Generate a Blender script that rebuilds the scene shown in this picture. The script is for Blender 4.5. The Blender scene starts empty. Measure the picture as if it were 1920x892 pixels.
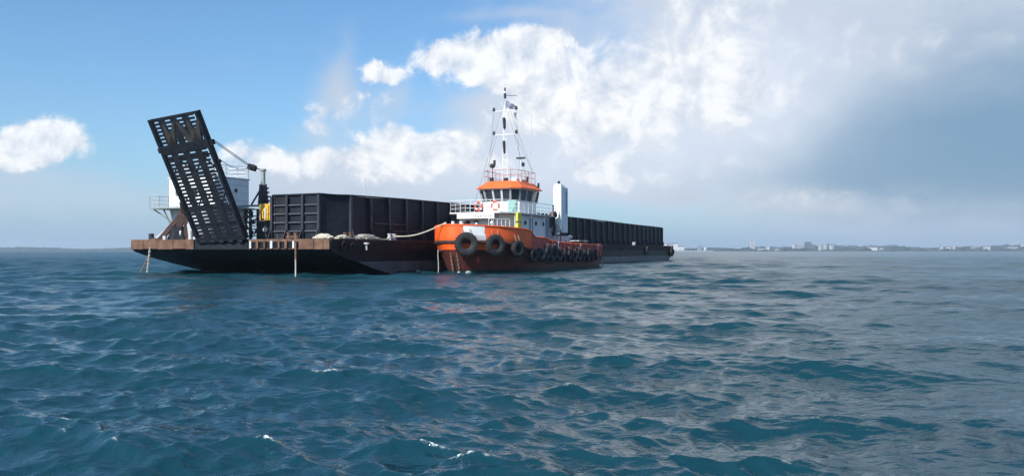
import bpy, bmesh, math, random
import numpy as np
from mathutils import Vector, Matrix
random.seed(7)
rng = np.random.default_rng(11)
sc = bpy.context.scene
C = sc.collection
F = 1507.0          # focal length in pixels of the 1920 px wide photograph
EYE = 1.8

# ------------------------------------------------------------------ camera
cam_d = bpy.data.cameras.new('camera'); cam = bpy.data.objects.new('camera', cam_d); C.objects.link(cam)
cam.location = (0, 0, EYE); cam.rotation_euler = (math.pi/2, 0, 0)
cam_d.sensor_width = 36; cam_d.lens = F/1920*36
cam_d.shift_y = 24/1920
cam_d.clip_start = 0.1; cam_d.clip_end = 30000
sc.camera = cam
sc.view_settings.view_transform = 'Standard'; sc.view_settings.look = 'None'
sc.view_settings.exposure = 0.30; sc.view_settings.gamma = 1.0
sc.cycles.use_denoising = True
sc.cycles.volume_bounces = 1
sc.cycles.max_bounces = 6
sc.cycles.transparent_max_bounces = 8

# ------------------------------------------------------------------ sun and sky
SUN_AZ = math.radians(-148)      # from +Y, clockwise positive: left and slightly behind the camera
SUN_EL = math.radians(37)
sd = Vector((math.sin(SUN_AZ)*math.cos(SUN_EL), math.cos(SUN_AZ)*math.cos(SUN_EL), math.sin(SUN_EL)))
sl = bpy.data.lights.new('sun', 'SUN'); so = bpy.data.objects.new('sun', sl); C.objects.link(so)
sl.energy = 4.8; sl.angle = math.radians(0.5); sl.color = (1.0, 0.955, 0.89)
so.rotation_euler = sd.to_track_quat('Z', 'Y').to_euler()

w = bpy.data.worlds.new('World'); sc.world = w; w.use_nodes = True
nt = w.node_tree; N = nt.nodes; L = nt.links
N.clear()
def val(x): return x
def node(t, **k):
    n = N.new(t)
    for a_, v_ in k.items(): setattr(n, a_, v_)
    return n
def setin(sock, v):
    if isinstance(v, bpy.types.NodeSocket): L.new(v, sock)
    else: sock.default_value = v
def M(op, a, b=0.0, c=0.0, clamp=False):
    n = node('ShaderNodeMath', operation=op, use_clamp=clamp)
    setin(n.inputs[0], a)
    if len(n.inputs) > 1: setin(n.inputs[1], b)
    if len(n.inputs) > 2: setin(n.inputs[2], c)
    return n.outputs[0]
def VM(op, a, b=(0, 0, 0), c=(0, 0, 0)):
    n = node('ShaderNodeVectorMath', operation=op)
    setin(n.inputs[0], a); setin(n.inputs[1], b)
    if op == 'MULTIPLY_ADD': setin(n.inputs[2], c)
    return n.outputs['Value'] if op in ('DOT_PRODUCT', 'LENGTH') else n.outputs['Vector']
def smooth(x, lo, hi, a=0.0, b=1.0):
    n = node('ShaderNodeMapRange', interpolation_type='SMOOTHSTEP')
    setin(n.inputs[0], x); n.inputs[1].default_value = lo; n.inputs[2].default_value = hi
    n.inputs[3].default_value = a; n.inputs[4].default_value = b
    return n.outputs[0]
def mixc(f, a, b):
    n = node('ShaderNodeMix', data_type='RGBA')
    setin(n.inputs[0], f); setin(n.inputs[6], a); setin(n.inputs[7], b)
    return n.outputs[2]
def noise(vec, scale, detail=6, rough=0.55, dist=0.0, lac=2.0):
    n = node('ShaderNodeTexNoise'); setin(n.inputs['Vector'], vec)
    n.inputs['Scale'].default_value = scale; n.inputs['Detail'].default_value = detail
    n.inputs['Roughness'].default_value = rough; n.inputs['Distortion'].default_value = dist
    n.inputs['Lacunarity'].default_value = lac
    return n.outputs['Fac']
tc = node('ShaderNodeTexCoord')
dirv = tc.outputs['Generated']
sep = node('ShaderNodeSeparateXYZ'); L.new(dirv, sep.inputs[0])
dx, dy, dz = sep.outputs
az = M('ARCTAN2', dx, dy); el = M('ARCSINE', dz)
comb = node('ShaderNodeCombineXYZ'); L.new(az, comb.inputs[0]); L.new(el, comb.inputs[1])
uv = comb.outputs[0]
def azel(px, py):
    a_ = math.atan((px-960)/F); return a_, math.atan((470-py)/F*math.cos(a_))
# wisps and lumps: bend the coordinates a little first
wn = node('ShaderNodeTexNoise'); L.new(uv, wn.inputs['Vector']); wn.inputs['Scale'].default_value = 14; wn.inputs['Detail'].default_value = 5
wv = VM('MULTIPLY_ADD', wn.outputs['Color'], (0.035, 0.025, 0), (-0.0175, -0.0125, 0))
uvw = VM('ADD', uv, wv)
def field(blobs, base=None):
    acc = base
    for (px, py, rx, ry, wt) in blobs:
        a0, e0 = azel(px, py); ra, re = rx/F, ry/F
        v = VM('MULTIPLY_ADD', uvw, (1/ra, 1/re, 0), (-a0/ra, -e0/re, 0))
        g = M('POWER', math.exp(-1), VM('DOT_PRODUCT', v, v))
        acc = M('MULTIPLY', g, wt) if acc is None else M('MULTIPLY_ADD', g, wt, acc)
    return acc
cum = field([
    (75, 250, 50, 34, .95), (30, 292, 70, 26, .7), (105, 285, 50, 30, .7),
    (705, 128, 42, 20, .9), (735, 142, 34, 14, .6), (700, 178, 50, 16, .55), (640, 205, 60, 18, .5), (606, 236, 60, 16, .45),
    (870, 85, 60, 26, .8), (860, 115, 90, 26, .7), (960, 120, 90, 44, .9), (1020, 72, 45, 18, .85), (935, 96, 60, 14, .5), (1100, 150, 150, 50, .95), (1240, 165, 130, 60, .95), (1370, 150, 120, 50, .6),
    (1130, 212, 150, 26, .75), (1270, 14, 22, 22, .7), (1350, 40, 60, 60, .85), (1330, 110, 70, 40, .6),
    (480, 288, 66, 26, .75), (585, 302, 50, 22, .65), (745, 262, 66, 30, 1.0), (700, 300, 90, 24, .6), (858, 272, 46, 26, .75), (830, 305, 110, 22, .65),
    (1000, 225, 90, 22, .45), (1128, 318, 90, 30, .55), (1392, 305, 50, 16, .4), (1270, 240, 150, 30, .6), (1060, 245, 120, 18, .3), (1400, 200, 70, 40, .4), (1520, 372, 140, 20, .5), (1180, 340, 120, 20, .35), (1120, 285, 260, 34, .22), (960, 335, 240, 26, .22), (1330, 330, 200, 24, .12), (1560, 120, 160, 60, .25), (1800, 60, 200, 50, .2), (640, 330, 200, 26, .25), (1350, -170, 330, 130, .75), (1450, -480, 500, 220, .7)])
soft = field([
    (1720, 170, 300, 210, 1.6), (1500, 90, 190, 110, .9), (1420, 250, 230, 90, .9), (1150, 260, 300, 90, 1.0), (940, 325, 330, 55, .95), (660, 330, 240, 48, .95), (500, 380, 260, 30, .35),
    (660, 200, 90, 50, .4), (648, 105, 24, 60, .30), (625, 165, 30, 40, .32), (745, 165, 40, 50, .3), (440, 120, 70, 18, .22), (930, 30, 160, 14, .25), (1060, 60, 60, 20, .2), (1250, 300, 200, 60, .3), (60, 360, 200, 40, .3), (600, 245, 60, 24, .35), (950, 190, 110, 50, .5), (40, 320, 130, 40, .4), (1900, -200, 700, 260, 1.5), (2300, 150, 500, 300, 1.5), (200, 60, 260, 30, .12), (150, 130, 300, 24, .12), (100, 390, 240, 26, .3)])
n1 = noise(uvw, 18, 9, 0.61, 0.25)
n2 = noise(VM('ADD', uvw, (-0.010, 0.014, 0)), 18, 9, 0.61, 0.25)     # same field a step towards the sun
n3 = noise(VM('MULTIPLY', uvw, (1, 2.0, 1)), 5.5, 6, 0.55)
# beyond the photographed part of the sky the same kind of broken cloud goes on
outside = M('MULTIPLY', smooth(el, 0.33, 0.5), smooth(n3, .47, .70, 0, .8))
cd = M('ADD', M('ADD', M('MULTIPLY', M('MULTIPLY', M('SUBTRACT', n1, 0.5), 2.5), M('MULTIPLY_ADD', cum, 2.0, 0.25, clamp=True)), cum), outside)
ca_hard = smooth(cd, 0.22, 0.70); ca_soft = M('MULTIPLY', smooth(cd, 0.05, 1.25), .85); side = smooth(az, .03, .22)
ca = M('ADD', M('MULTIPLY', ca_hard, M('SUBTRACT', 1.0, side)), M('MULTIPLY', ca_soft, side))
sd_ = M('ADD', M('MULTIPLY_ADD', M('SUBTRACT', n3, 0.5), 0.9, soft), M('MULTIPLY', M('SUBTRACT', n1, 0.5), 0.5))
sa = smooth(sd_, 0.12, 0.95)
# clear sky
sky = node('ShaderNodeTexSky', sky_type='NISHITA'); sky.sun_disc = False
sky.sun_elevation = SUN_EL; sky.sun_rotation = SUN_AZ; sky.altitude = 0; sky.air_density = 1.1; sky.dust_density = 0.6; sky.ozone_density = 2.0
SK = 0.13
skyc = VM('MULTIPLY', sky.outputs[0], (SK*0.56, SK*0.80, SK*0.98))
# pale low air towards the horizon
lowair = M('MULTIPLY', M('POWER', math.exp(-1), M('DIVIDE', M('MAXIMUM', el, 0.0), 0.10)), 0.75)
skyc = mixc(lowair, skyc, (0.29, 0.41, 0.59, 1))
# grey layer: darker core low on the right, lighter towards the upper left edge
core = field([(1700, 315, 250, 75, .95), (1830, 180, 200, 150, .5), (1450, 330, 160, 40, .35), (1700, 240, 160, 60, .3), (1000, 300, 260, 22, .22), (2300, 250, 400, 180, .8)])
core2 = smooth(M('ADD', M('MULTIPLY_ADD', M('SUBTRACT', n3, 0.5), 1.3, core), M('MULTIPLY', M('SUBTRACT', n1, 0.5), 0.45)), -0.25, 1.35)
greyc = mixc(core2, (0.52, 0.57, 0.66, 1), (0.17, 0.28, 0.40, 1))
cream = field([(1560, 372, 170, 22, .55), (1300, 390, 160, 22, .35), (700, 420, 400, 25, .2), (1700, 390, 250, 12, .3)])
cream = M('MULTIPLY', cream, smooth(n1, .35, .65))
mid = field([(1150, 260, 280, 110, .9), (1430, 150, 150, 130, .7), (900, 330, 300, 60, .6), (1250, 120, 200, 120, .5)])
greyc = mixc(M('MINIMUM', mid, 1.0), greyc, (.60, .65, .74, 1))
greyc = mixc(cream, greyc, (0.60, 0.60, 0.63, 1))
skyc = mixc(M('MULTIPLY', sa, 0.93), skyc, greyc)
relief = M('MULTIPLY_ADD', M('SUBTRACT', n1, n2), 3.6, 0.60, clamp=True)
inner = smooth(cd, 0.5, 1.5)
relief = M('ADD', relief, M('MULTIPLY', inner, 0.14), clamp=True)
whitec = mixc(relief, (0.50, 0.56, 0.66, 1), (.88, .88, .88, 1))
skyc = mixc(M('MULTIPLY', ca, 0.9), skyc, whitec)
# the last degrees above the sea: everything sinks into pale air
low2 = M('MULTIPLY', M('POWER', math.exp(-1), M('DIVIDE', M('MAXIMUM', el, 0.0), 0.035)), 0.6)
skyc = mixc(low2, skyc, (0.31, 0.42, 0.57, 1))
bg = node('ShaderNodeBackground'); L.new(skyc, bg.inputs[0]); bg.inputs[1].default_value = 1.0
wo = node('ShaderNodeOutputWorld'); L.new(bg.outputs[0], wo.inputs[0])
w.cycles.sampling_method = 'MANUAL'; w.cycles.sample_map_resolution = 1024

# ------------------------------------------------------------------ materials
def mat(name, base, rough=0.6, var=0.25, scale=1.5, rust=0.0, rustc=(0.16, 0.065, 0.03), streak=0.0, metal=0.0, bump=0.0, dirt=(0.03, 0.03, 0.028), dirtamt=0.0, spec=0.5):
    m = bpy.data.materials.new(name); m.use_nodes = True
    t = m.node_tree; ns = t.nodes; ls = t.links
    p = ns['Principled BSDF']
    def nn(ty): return ns.new(ty)
    tcn = nn('ShaderNodeTexCoord')
    def nz(sc_, det=5, vec=None, r=0.6):
        n = nn('ShaderNodeTexNoise'); n.inputs['Scale'].default_value = sc_; n.inputs['Detail'].default_value = det; n.inputs['Roughness'].default_value = r
        ls.new(vec if vec else tcn.outputs['Object'], n.inputs['Vector']); return n.outputs['Fac']
    def ramp(x, lo, hi):
        n = nn('ShaderNodeMapRange'); n.interpolation_type = 'SMOOTHSTEP'; ls.new(x, n.inputs[0]); n.inputs[1].default_value = lo; n.inputs[2].default_value = hi; return n.outputs[0]
    def mx(f, a, b):
        n = nn('ShaderNodeMix'); n.data_type = 'RGBA'
        if isinstance(f, float): n.inputs[0].default_value = f
        else: ls.new(f, n.inputs[0])
        for i, v in ((6, a), (7, b)):
            if isinstance(v, bpy.types.NodeSocket): ls.new(v, n.inputs[i])
            else: n.inputs[i].default_value = (*v[:3], 1)
        return n.outputs[2]
    dark = tuple(c*(1-var) for c in base); lite = tuple(min(1, c*(1+var*0.6)) for c in base)
    col = mx(ramp(nz(scale, 6), .3, .7), dark, lite)
    mp = nn('ShaderNodeMapping'); ls.new(tcn.outputs['Object'], mp.inputs[0]); mp.inputs['Scale'].default_value = (1, 1, 0.12)
    if dirtamt > 0:
        f = ramp(nz(3.1, 6, mp.outputs[0]), .75-dirtamt*.4, .9-dirtamt*.25); col = mx(f, col, dirt)
    if streak > 0:
        f = ramp(nz(4.5, 6, mp.outputs[0], .65), .72-streak*.35, .95-streak*.3); col = mx(f, col, rustc)
    if rust > 0:
        f = ramp(nz(2.2, 9, None, .7), .72-rust*.4, .80-rust*.3); col = mx(f, col, rustc)
    ls.new(col, p.inputs['Base Color'])
    p.inputs['Metallic'].default_value = metal
    p.inputs['Specular IOR Level'].default_value = spec
    r = nn('ShaderNodeMapRange'); ls.new(nz(scale*2.3, 4), r.inputs[0]); r.inputs[1].default_value = .2; r.inputs[2].default_value = .8
    r.inputs[3].default_value = max(.03, rough-.12); r.inputs[4].default_value = min(1, rough+.15); ls.new(r.outputs[0], p.inputs['Roughness'])
    if bump > 0:
        bn = nn('ShaderNodeBump'); bn.inputs['Strength'].default_value = bump; bn.inputs['Distance'].default_value = 0.03
        ls.new(nz(scale*1.3, 5), bn.inputs['Height']); ls.new(bn.outputs[0], p.inputs['Normal'])
    return m
K = {}
K['hull_black'] = mat('black_hull_paint', (.010, .012, .016), .5, .4, .8, rust=.10, streak=.25, rustc=(.035, .022, .018), bump=.5, spec=.2)
K['hull_brown'] = mat('rusty_black_strake', (.028, .018, .018), .7, .4, 1.2, rust=.45, rustc=(.065, .034, .026), bump=.3, spec=.2)
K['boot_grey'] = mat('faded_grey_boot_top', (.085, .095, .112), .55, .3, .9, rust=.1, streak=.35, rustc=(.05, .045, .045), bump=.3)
K['box_black'] = mat('blue_black_wall_paint', (.014, .018, .030), .55, .35, .7, rust=.12, streak=.3, rustc=(.030, .026, .030), bump=.4, spec=.2)
K['box_rib'] = mat('blue_black_rib_paint', (.024, .029, .042), .5, .3, 1.0, rust=.1, streak=.3, rustc=(.045, .035, .035))
K['box_worn'] = mat('worn_wall_paint', (.022, .026, .038), .6, .4, .8, rust=.22, streak=.5, rustc=(.045, .034, .032), bump=.6, dirt=(.05, .055, .065), dirtamt=.3, spec=.2)
K['box_dull'] = mat('dull_wall_paint', (.017, .020, .026), .65, .4, .8, rust=.18, streak=.6, rustc=(.038, .030, .030), bump=.6, dirt=(.045, .05, .06), dirtamt=.2, spec=.2)
K['ramp_black'] = mat('black_ramp_steel', (.016, .019, .026), .55, .4, 1.5, rust=.15, rustc=(.045, .035, .028), spec=.2)
K['rust'] = mat('weathered_brown_steel', (.155, .083, .05), .8, .4, 1.6, rust=.4, rustc=(.10, .05, .03), dirtamt=.5, bump=.4)
K['rust_dark'] = mat('dark_rusted_steel', (.060, .031, .027), .8, .4, 2, rust=.3, rustc=(.05, .03, .025))
K['deck_steel'] = mat('worn_deck_steel', (.11, .075, .055), .85, .4, .6, rust=.4)
K['white'] = mat('white_paint', (.78, .79, .78), .45, .08, 1.0, streak=.15, rustc=(.42, .30, .2), rust=.03, bump=.12)
K['white_dull'] = mat('dull_white_paint', (.58, .57, .57), .6, .15, 1.0, streak=.35, rustc=(.30, .2, .14), rust=.08)
K['chain_pale'] = mat('salt_white_chain', (.42, .39, .36), .8, .3, 6, rust=.25, rustc=(.2, .12, .08))
K['grey_pale'] = mat('pale_grey_paint', (.46, .50, .51), .6, .2, 1.0, streak=.2)
K['green_grey'] = mat('grey_green_paint', (.28, .34, .32), .6, .2, 1.0, streak=.4)
K['yellow'] = mat('yellow_machine_paint', (.72, .43, .05), .5, .3, 2.5, rust=.2, dirtamt=.3)
K['yellow_gear'] = mat('bright_yellow_plastic', (.68, .68, .06), .5, .2, 2.5, dirtamt=.15)
K['orange'] = mat('orange_hull_paint', (.92, .125, .018), .55, .12, .9, streak=.42, rustc=(.40, .07, .03), rust=.12, dirtamt=.18, dirt=(.25, .09, .05), bump=.45)
K['orange_roof'] = mat('orange_roof_paint', (.90, .16, .035), .5, .1, 1.2, streak=.1, rustc=(.5, .1, .04))
K['red'] = mat('deep_red', (.50, .06, .05), .6, .3, 1.5, streak=.3, rustc=(.26, .1, .09), dirtamt=.35)  # deeper and redder than the orange of the bow
K['red_dark'] = mat('dark_red_bottom_paint', (.105, .018, .012), .65, .4, .9, streak=.55, rustc=(.045, .022, .016), rust=.25, dirtamt=.4, bump=.35)
K['weed'] = mat('weed_grown_waterline', (.022, .032, .022), .7, .5, 2.0, rust=.3, rustc=(.05, .03, .02))
K['tyre'] = mat('tyre_rubber', (.022, .022, .025), .75, .3, 3, dirtamt=.35, dirt=(.07, .065, .06), bump=.2)
K['black'] = mat('black_fittings', (.02, .022, .026), .5, .3, 3)
K['rope'] = mat('sun_bleached_rope', (.55, .50, .40), .9, .3, 8, bump=.6)
K['chain'] = mat('rusty_chain', (.26, .2, .16), .7, .4, 6, rust=.4, rustc=(.12, .06, .035))
K['ring'] = mat('lifebuoy_orange', (.75, .13, .08), .6, .15, 3)
K['ring_white'] = mat('lifebuoy_white', (.8, .78, .76), .6, .1, 3)
K['rail'] = mat('railing_white_paint', (.74, .72, .72), .5, .15, 3, streak=.3, rustc=(.42, .22, .18))
K['rail_red'] = mat('railing_faded_red_paint', (.52, .22, .21), .5, .2, 3)
K['teal'] = mat('pale_teal_panel', (.25, .47, .43), .5, .15, 2)
K['mast'] = mat('mast_white_paint', (.78, .79, .80), .5, .12, 3)
K['grey_blue'] = mat('blue_grey_paint', (.26, .31, .37), .5, .2, 1.2, streak=.25)
K['flagm'] = mat('faded_dark_flag_cloth', (.20, .22, .30), .9, .5, 3)
K['letter'] = mat('dark_grey_lettering', (.26, .26, .25), .7, .2, 5)
K['wire'] = mat('steel_wire', (.06, .06, .065), .5, .2, 5)
K['vent_w'] = mat('gooseneck_white', (.85, .85, .83), .4, .05, 3)
def glass_mat():
    m = bpy.data.materials.new('wheelhouse_window_glass'); m.use_nodes = True
    p = m.node_tree.nodes['Principled BSDF']
    p.inputs['Base Color'].default_value = (.012, .02, .03, 1); p.inputs['Roughness'].default_value = .04; p.inputs['IOR'].default_value = 1.5
    return m
K['glass'] = glass_mat()

# ------------------------------------------------------------------ mesh builder
class MB:
    def __init__(s): s.v = []; s.f = []
    def add(s, vs, fs):
        o = len(s.v); s.v += [tuple(q) for q in vs]; s.f += [tuple(i+o for i in f) for f in fs]; return s
    def box(s, x0, x1, y0, y1, z0, z1):
        x0, x1 = sorted((x0, x1)); y0, y1 = sorted((y0, y1)); z0, z1 = sorted((z0, z1))
        vs = [(x, y, z) for z in (z0, z1) for y in (y0, y1) for x in (x0, x1)]
        return s.add(vs, [(0, 2, 3, 1), (4, 5, 7, 6), (0, 1, 5, 4), (2, 6, 7, 3), (0, 4, 6, 2), (1, 3, 7, 5)])
    def prism(s, poly, z0, z1, top=None):
        """poly: xy outline; top: a second outline of the same length for a tapered solid"""
        n = len(poly); top = top or poly
        vs = [(x, y, z0) for x, y in poly]+[(x, y, z1) for x, y in top]
        return s.add(vs, [tuple(range(n-1, -1, -1)), tuple(range(n, 2*n))]+[(i, (i+1) % n, n+(i+1) % n, n+i) for i in range(n)])
    def frame(s, p, q, up=(0, 0, 1)):
        d = (q-p).normalized(); u = Vector(up)
        if abs(d.dot(u)) > .98: u = Vector((1, 0, 0))
        x = d.cross(u).normalized(); y = x.cross(d).normalized(); return x, y
    def bar(s, p, q, w_, h_, up=(0, 0, 1)):
        p = Vector(p); q = Vector(q); x, y = s.frame(p, q, up)
        vs = [c+x*sx*w_/2+y*sy*h_/2 for c in (p, q) for sx, sy in ((-1, -1), (1, -1), (1, 1), (-1, 1))]
        return s.add(vs, [(3, 2, 1, 0), (4, 5, 6, 7)]+[(i, (i+1) % 4, 4+(i+1) % 4, 4+i) for i in range(4)])
    def tube(s, p, q, r, n=8, r2=None):
        p = Vector(p); q = Vector(q); x, y = s.frame(p, q); r2 = r if r2 is None else r2
        vs = []
        for c, rr in ((p, r), (q, r2)):
            for i in range(n):
                a_ = 2*math.pi*i/n; vs.append(c+x*math.cos(a_)*rr+y*math.sin(a_)*rr)
        return s.add(vs, [tuple(range(n-1, -1, -1)), tuple(range(n, 2*n))]+[(i, (i+1) % n, n+(i+1) % n, n+i) for i in range(n)])
    def path(s, pts, r, n=6, closed=False):
        pts = [Vector(p) for p in pts]; m = len(pts); rings = []
        for i, p in enumerate(pts):
            a_ = pts[i-1] if (i > 0 or closed) else p; b_ = pts[(i+1) % m] if (i < m-1 or closed) else p
            d = (b_-a_).normalized(); u = Vector((0, 0, 1)) if abs(d.z) < .95 else Vector((1, 0, 0))
            x = d.cross(u).normalized(); y = x.cross(d).normalized()
            rr = r[i] if isinstance(r, (list, tuple)) else r
            rings.append([p+x*math.cos(2*math.pi*k/n)*rr+y*math.sin(2*math.pi*k/n)*rr for k in range(n)])
        vs = [q for ring in rings for q in ring]; fs = []
        for i in range(m if closed else m-1):
            j = (i+1) % m
            for k in range(n): fs.append((i*n+k, i*n+(k+1) % n, j*n+(k+1) % n, j*n+k))
        if not closed: fs += [tuple(range(n-1, -1, -1)), tuple((m-1)*n+k for k in range(n))]
        return s.add(vs, fs)
    def lathe(s, prof, c, axis, n=20, closed=False):
        """prof: (radius, offset along axis) pairs"""
        c = Vector(c); ax = Vector(axis).normalized(); u = Vector((0, 0, 1)) if abs(ax.z) < .9 else Vector((1, 0, 0))
        x = ax.cross(u).normalized(); y = x.cross(ax).normalized(); m = len(prof); vs = []
        for k in range(n):
            a_ = 2*math.pi*k/n
            for r, h_ in prof: vs.append(c+ax*h_+(x*math.cos(a_)+y*math.sin(a_))*r)
        fs = []
        for k in range(n):
            j = (k+1) % n
            for i in range(m if closed else m-1):
                i2 = (i+1) % m; fs.append((k*m+i, j*m+i, j*m+i2, k*m+i2))
        if not closed: fs += [tuple(k*m for k in range(n))[::-1], tuple(k*m+m-1 for k in range(n))]
        return s.add(vs, fs)
    def sphere(s, c, r, n=10):
        prof = [(max(1e-3, r*math.sin(math.pi*i/6)), -r*math.cos(math.pi*i/6)) for i in range(7)]
        return s.lathe(prof, c, (0, 0, 1), n)
    def build(s, name, m, parent=None, smooth_=False, bevel=0.0, angle=35, label=None, cat=None, group=None, kind=None, loc=None):
        me = bpy.data.meshes.new(name); me.from_pydata(s.v, [], s.f); me.update()
        bm = bmesh.new(); bm.from_mesh(me); bmesh.ops.recalc_face_normals(bm, faces=bm.faces); bm.to_mesh(me); bm.free()
        me.materials.append(K[m] if isinstance(m, str) else m)
        if smooth_:
            me.polygons.foreach_set('use_smooth', [True]*len(me.polygons)); me.set_sharp_from_angle(angle=math.radians(angle))
        o = bpy.data.objects.new(name, me); C.objects.link(o)
        if parent: o.parent = parent
        if loc: o.location = loc
        if bevel:
            b_ = o.modifiers.new('edge', 'BEVEL'); b_.width = bevel; b_.segments = 2; b_.limit_method = 'ANGLE'
        tag(o, label, cat, group, kind)
        return o
def tag(o, label=None, cat=None, group=None, kind=None):
    if label: o['label'] = label
    if cat: o['category'] = cat
    if group: o['group'] = group
    if kind: o['kind'] = kind
    return o
def empty(name, loc, rz, label, cat, group=None):
    o = bpy.data.objects.new(name, None); C.objects.link(o); o.location = loc; o.rotation_euler = (0, 0, rz)
    o.empty_display_size = .3
    return tag(o, label, cat, group)
def copy_tree(o, parent=None):
    c = o.copy(); C.objects.link(c)
    if parent: c.parent = parent
    for ch in list(o.children): copy_tree(ch, c)
    return c
def rails(mb, pts, h_, r=.02, gap=1.1, bars=2, closed=False):
    pts = [Vector(p) for p in pts]
    seg = list(zip(pts, pts[1:]+([pts[0]] if closed else [])))
    if not closed: seg = seg[:len(pts)-1]
    for p, q in seg:
        n = max(1, round((q-p).length/gap))
        for i in range(n+1):
            c = p.lerp(q, i/n); mb.tube(c, c+Vector((0, 0, h_)), r, 6)
        for k in range(bars):
            zz = Vector((0, 0, h_*(k+1)/bars)); mb.tube(p+zz, q+zz, r*(1.15 if k == bars-1 else .8), 6)

AX = Vector((.425, .905, 0)).normalized(); BX = Vector((-AX.y, AX.x, 0))
RZ = math.atan2(AX.y, AX.x)
BARGE0 = Vector((-12.5, 55.4, 0)); TUG0 = Vector((-4.6, 63.1, 0))

# ------------------------------------------------------------------ sea
def make_sea():
    fine = np.linspace(-math.radians(47), math.radians(47), 1000)
    coarse_r = np.linspace(math.radians(47), math.radians(313), 140)[1:-1]
    th = np.concatenate([fine, coarse_r]); nth = len(th)
    r = [0.0, .8, 1.6, 2.4]; x = 2.8
    while x < 330: r.append(x); x += max(.022, .0050*x)
    while x < 6500: r.append(x); x *= 1.035
    r.append(6500.); r = np.array(r); nr = len(r)
    TH, RR = np.meshgrid(th, r); X = (RR*np.sin(TH)).astype(np.float64).ravel(); Y = (RR*np.cos(TH)).ravel()
    rr = RR.ravel()
    g = np.random.default_rng(5)
    n = 150
    lam = np.exp(np.linspace(math.log(.15), math.log(9.0), n)); lam *= np.exp(g.uniform(-.02, .02, n))
    k = 2*np.pi/lam
    slope = 0.033*np.exp(-np.maximum(0, np.log(lam/2.7))**2*1.1)*np.where(lam < 1.0, 1.2, 1.0)*np.where(lam < .45, 1.15, 1.0)
    spread = np.where(lam > 1.2, .40, .75)
    ang = math.radians(-100) + g.normal(0, 1, n)*spread
    kx = k*np.cos(ang); ky = k*np.sin(ang); ph = g.uniform(0, 2*np.pi, n); amp = slope/k
    sel = rr < 330
    xs = X[sel]; ys = Y[sel]; rs = rr[sel]
    Z = np.zeros_like(xs); DX = np.zeros_like(xs); DY = np.zeros_like(xs); JX = np.zeros_like(xs); JY = np.zeros_like(xs); JXY = np.zeros_like(xs)
    cell = np.maximum(.022, .0050*rs)
    # gusts: the chop is livelier in some patches than in others
    gust = 1+.28*np.sin(xs*.11+ys*.05+1)*np.sin(ys*.07-xs*.03+2)+.15*np.sin(xs*.31-ys*.13)
    calm = 1-.60*np.clip((np.arctan2(xs, ys)-.22)/.30, 0, 1)      # smoother water to the right, by bearing from the camera
    for i in range(n):
        f = np.clip(lam[i]/(cell*2.8)-.7, 0, 1)
        act = f > 0
        if not act.any(): continue
        p = kx[i]*xs[act]+ky[i]*ys[act]+ph[i]; s_ = np.sin(p); c_ = np.cos(p)
        a_ = amp[i]*f[act]*gust[act]*(calm[act] if lam[i] < 5 else 1)
        Z[act] += a_*c_
        q = 1.15
        DX[act] -= q*a_*s_*math.cos(ang[i]); DY[act] -= q*a_*s_*math.sin(ang[i])
        JX[act] -= q*a_*c_*kx[i]*math.cos(ang[i]); JY[act] -= q*a_*c_*ky[i]*math.sin(ang[i]); JXY[act] -= q*a_*c_*kx[i]*math.sin(ang[i])
    J = (1+JX)*(1+JY)-JXY**2
    foam = np.zeros_like(X); thr = np.full_like(xs, .26)
    for fx, fy, fr in ((-6.7, 31.5, 1.3), (-2.75, 11.6, .45), (-2.1, 15.2, .9), (8.1, 12.7, .7), (-12.4, 28, .8), (5.5, 24, .8)):
        thr += .30*np.exp(-(((xs-fx)/fr)**2+((ys-fy)/fr)**2))
    bs = (xs+12.5)*AX.x+(ys-55.4)*AX.y; bt = (xs+12.5)*BX.x+(ys-55.4)*BX.y      # wash along the hulls
    thr += .34*np.exp(-(bt/.45)**2)*((bs > 7) & (bs < 97))
    tu = (xs+4.6)*AX.x+(ys-63.1)*AX.y; tv = -((xs+4.6)*BX.x+(ys-63.1)*BX.y)-.15
    hbw = np.interp(tu, [-.5, 0, .5, 2, 4, 6, 9, 21, 24.5, 26.6, 27.2], [0, .1, .55, 1.7, 2.75, 3.35, 3.7, 3.6, 3.2, 2.7, 0])
    thr += .40*np.exp(-((tv-hbw)/.35)**2)*((tu > -.6) & (tu < 27.5))
    ros = np.zeros_like(X); u_ = np.clip((np.log(np.maximum(rr, 1))-math.log(14))/(math.log(140)-math.log(14)), 0, 1)
    ros[:] = .07+.27*u_*u_*(3-2*u_)*(1-.70*np.clip((np.arctan2(X, Y)-.05)/.4, 0, 1))
    foam[sel] = np.clip((thr-J)/.2, 0, 1)
    zz = np.zeros_like(X); zz[sel] = Z
    X = X.copy(); Y = Y.copy(); X[sel] += DX; Y[sel] += DY
    fade = np.clip((320-rr)/80, 0, 1); zz *= fade
    co = np.stack([X, Y, zz], 1)
    idx = np.arange(nr*nth).reshape(nr, nth)
    a0 = idx[:-1, :]; a1 = np.roll(a0, -1, 1); b0 = idx[1:, :]; b1 = np.roll(b0, -1, 1)
    quads = np.stack([a0, b0, b1, a1], -1).reshape(-1, 4)[:, ::-1]
    me = bpy.data.meshes.new('sea'); me.vertices.add(len(co)); me.vertices.foreach_set('co', co.ravel().astype(np.float32))
    me.loops.add(quads.size); me.loops.foreach_set('vertex_index', quads.ravel().astype(np.int32))
    me.polygons.add(len(quads)); me.polygons.foreach_set('loop_start', np.arange(0, quads.size, 4, dtype=np.int32))
    me.polygons.foreach_set('use_smooth', np.ones(len(quads), bool))
    me.update(calc_edges=True)
    at = me.attributes.new('foam', 'FLOAT', 'POINT'); at.data.foreach_set('value', foam.astype(np.float32))
    at = me.attributes.new('fine_chop', 'FLOAT', 'POINT'); at.data.foreach_set('value', ros.astype(np.float32))
    if me.polygons[len(me.polygons)//2].normal.z < 0: me.flip_normals()
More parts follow.
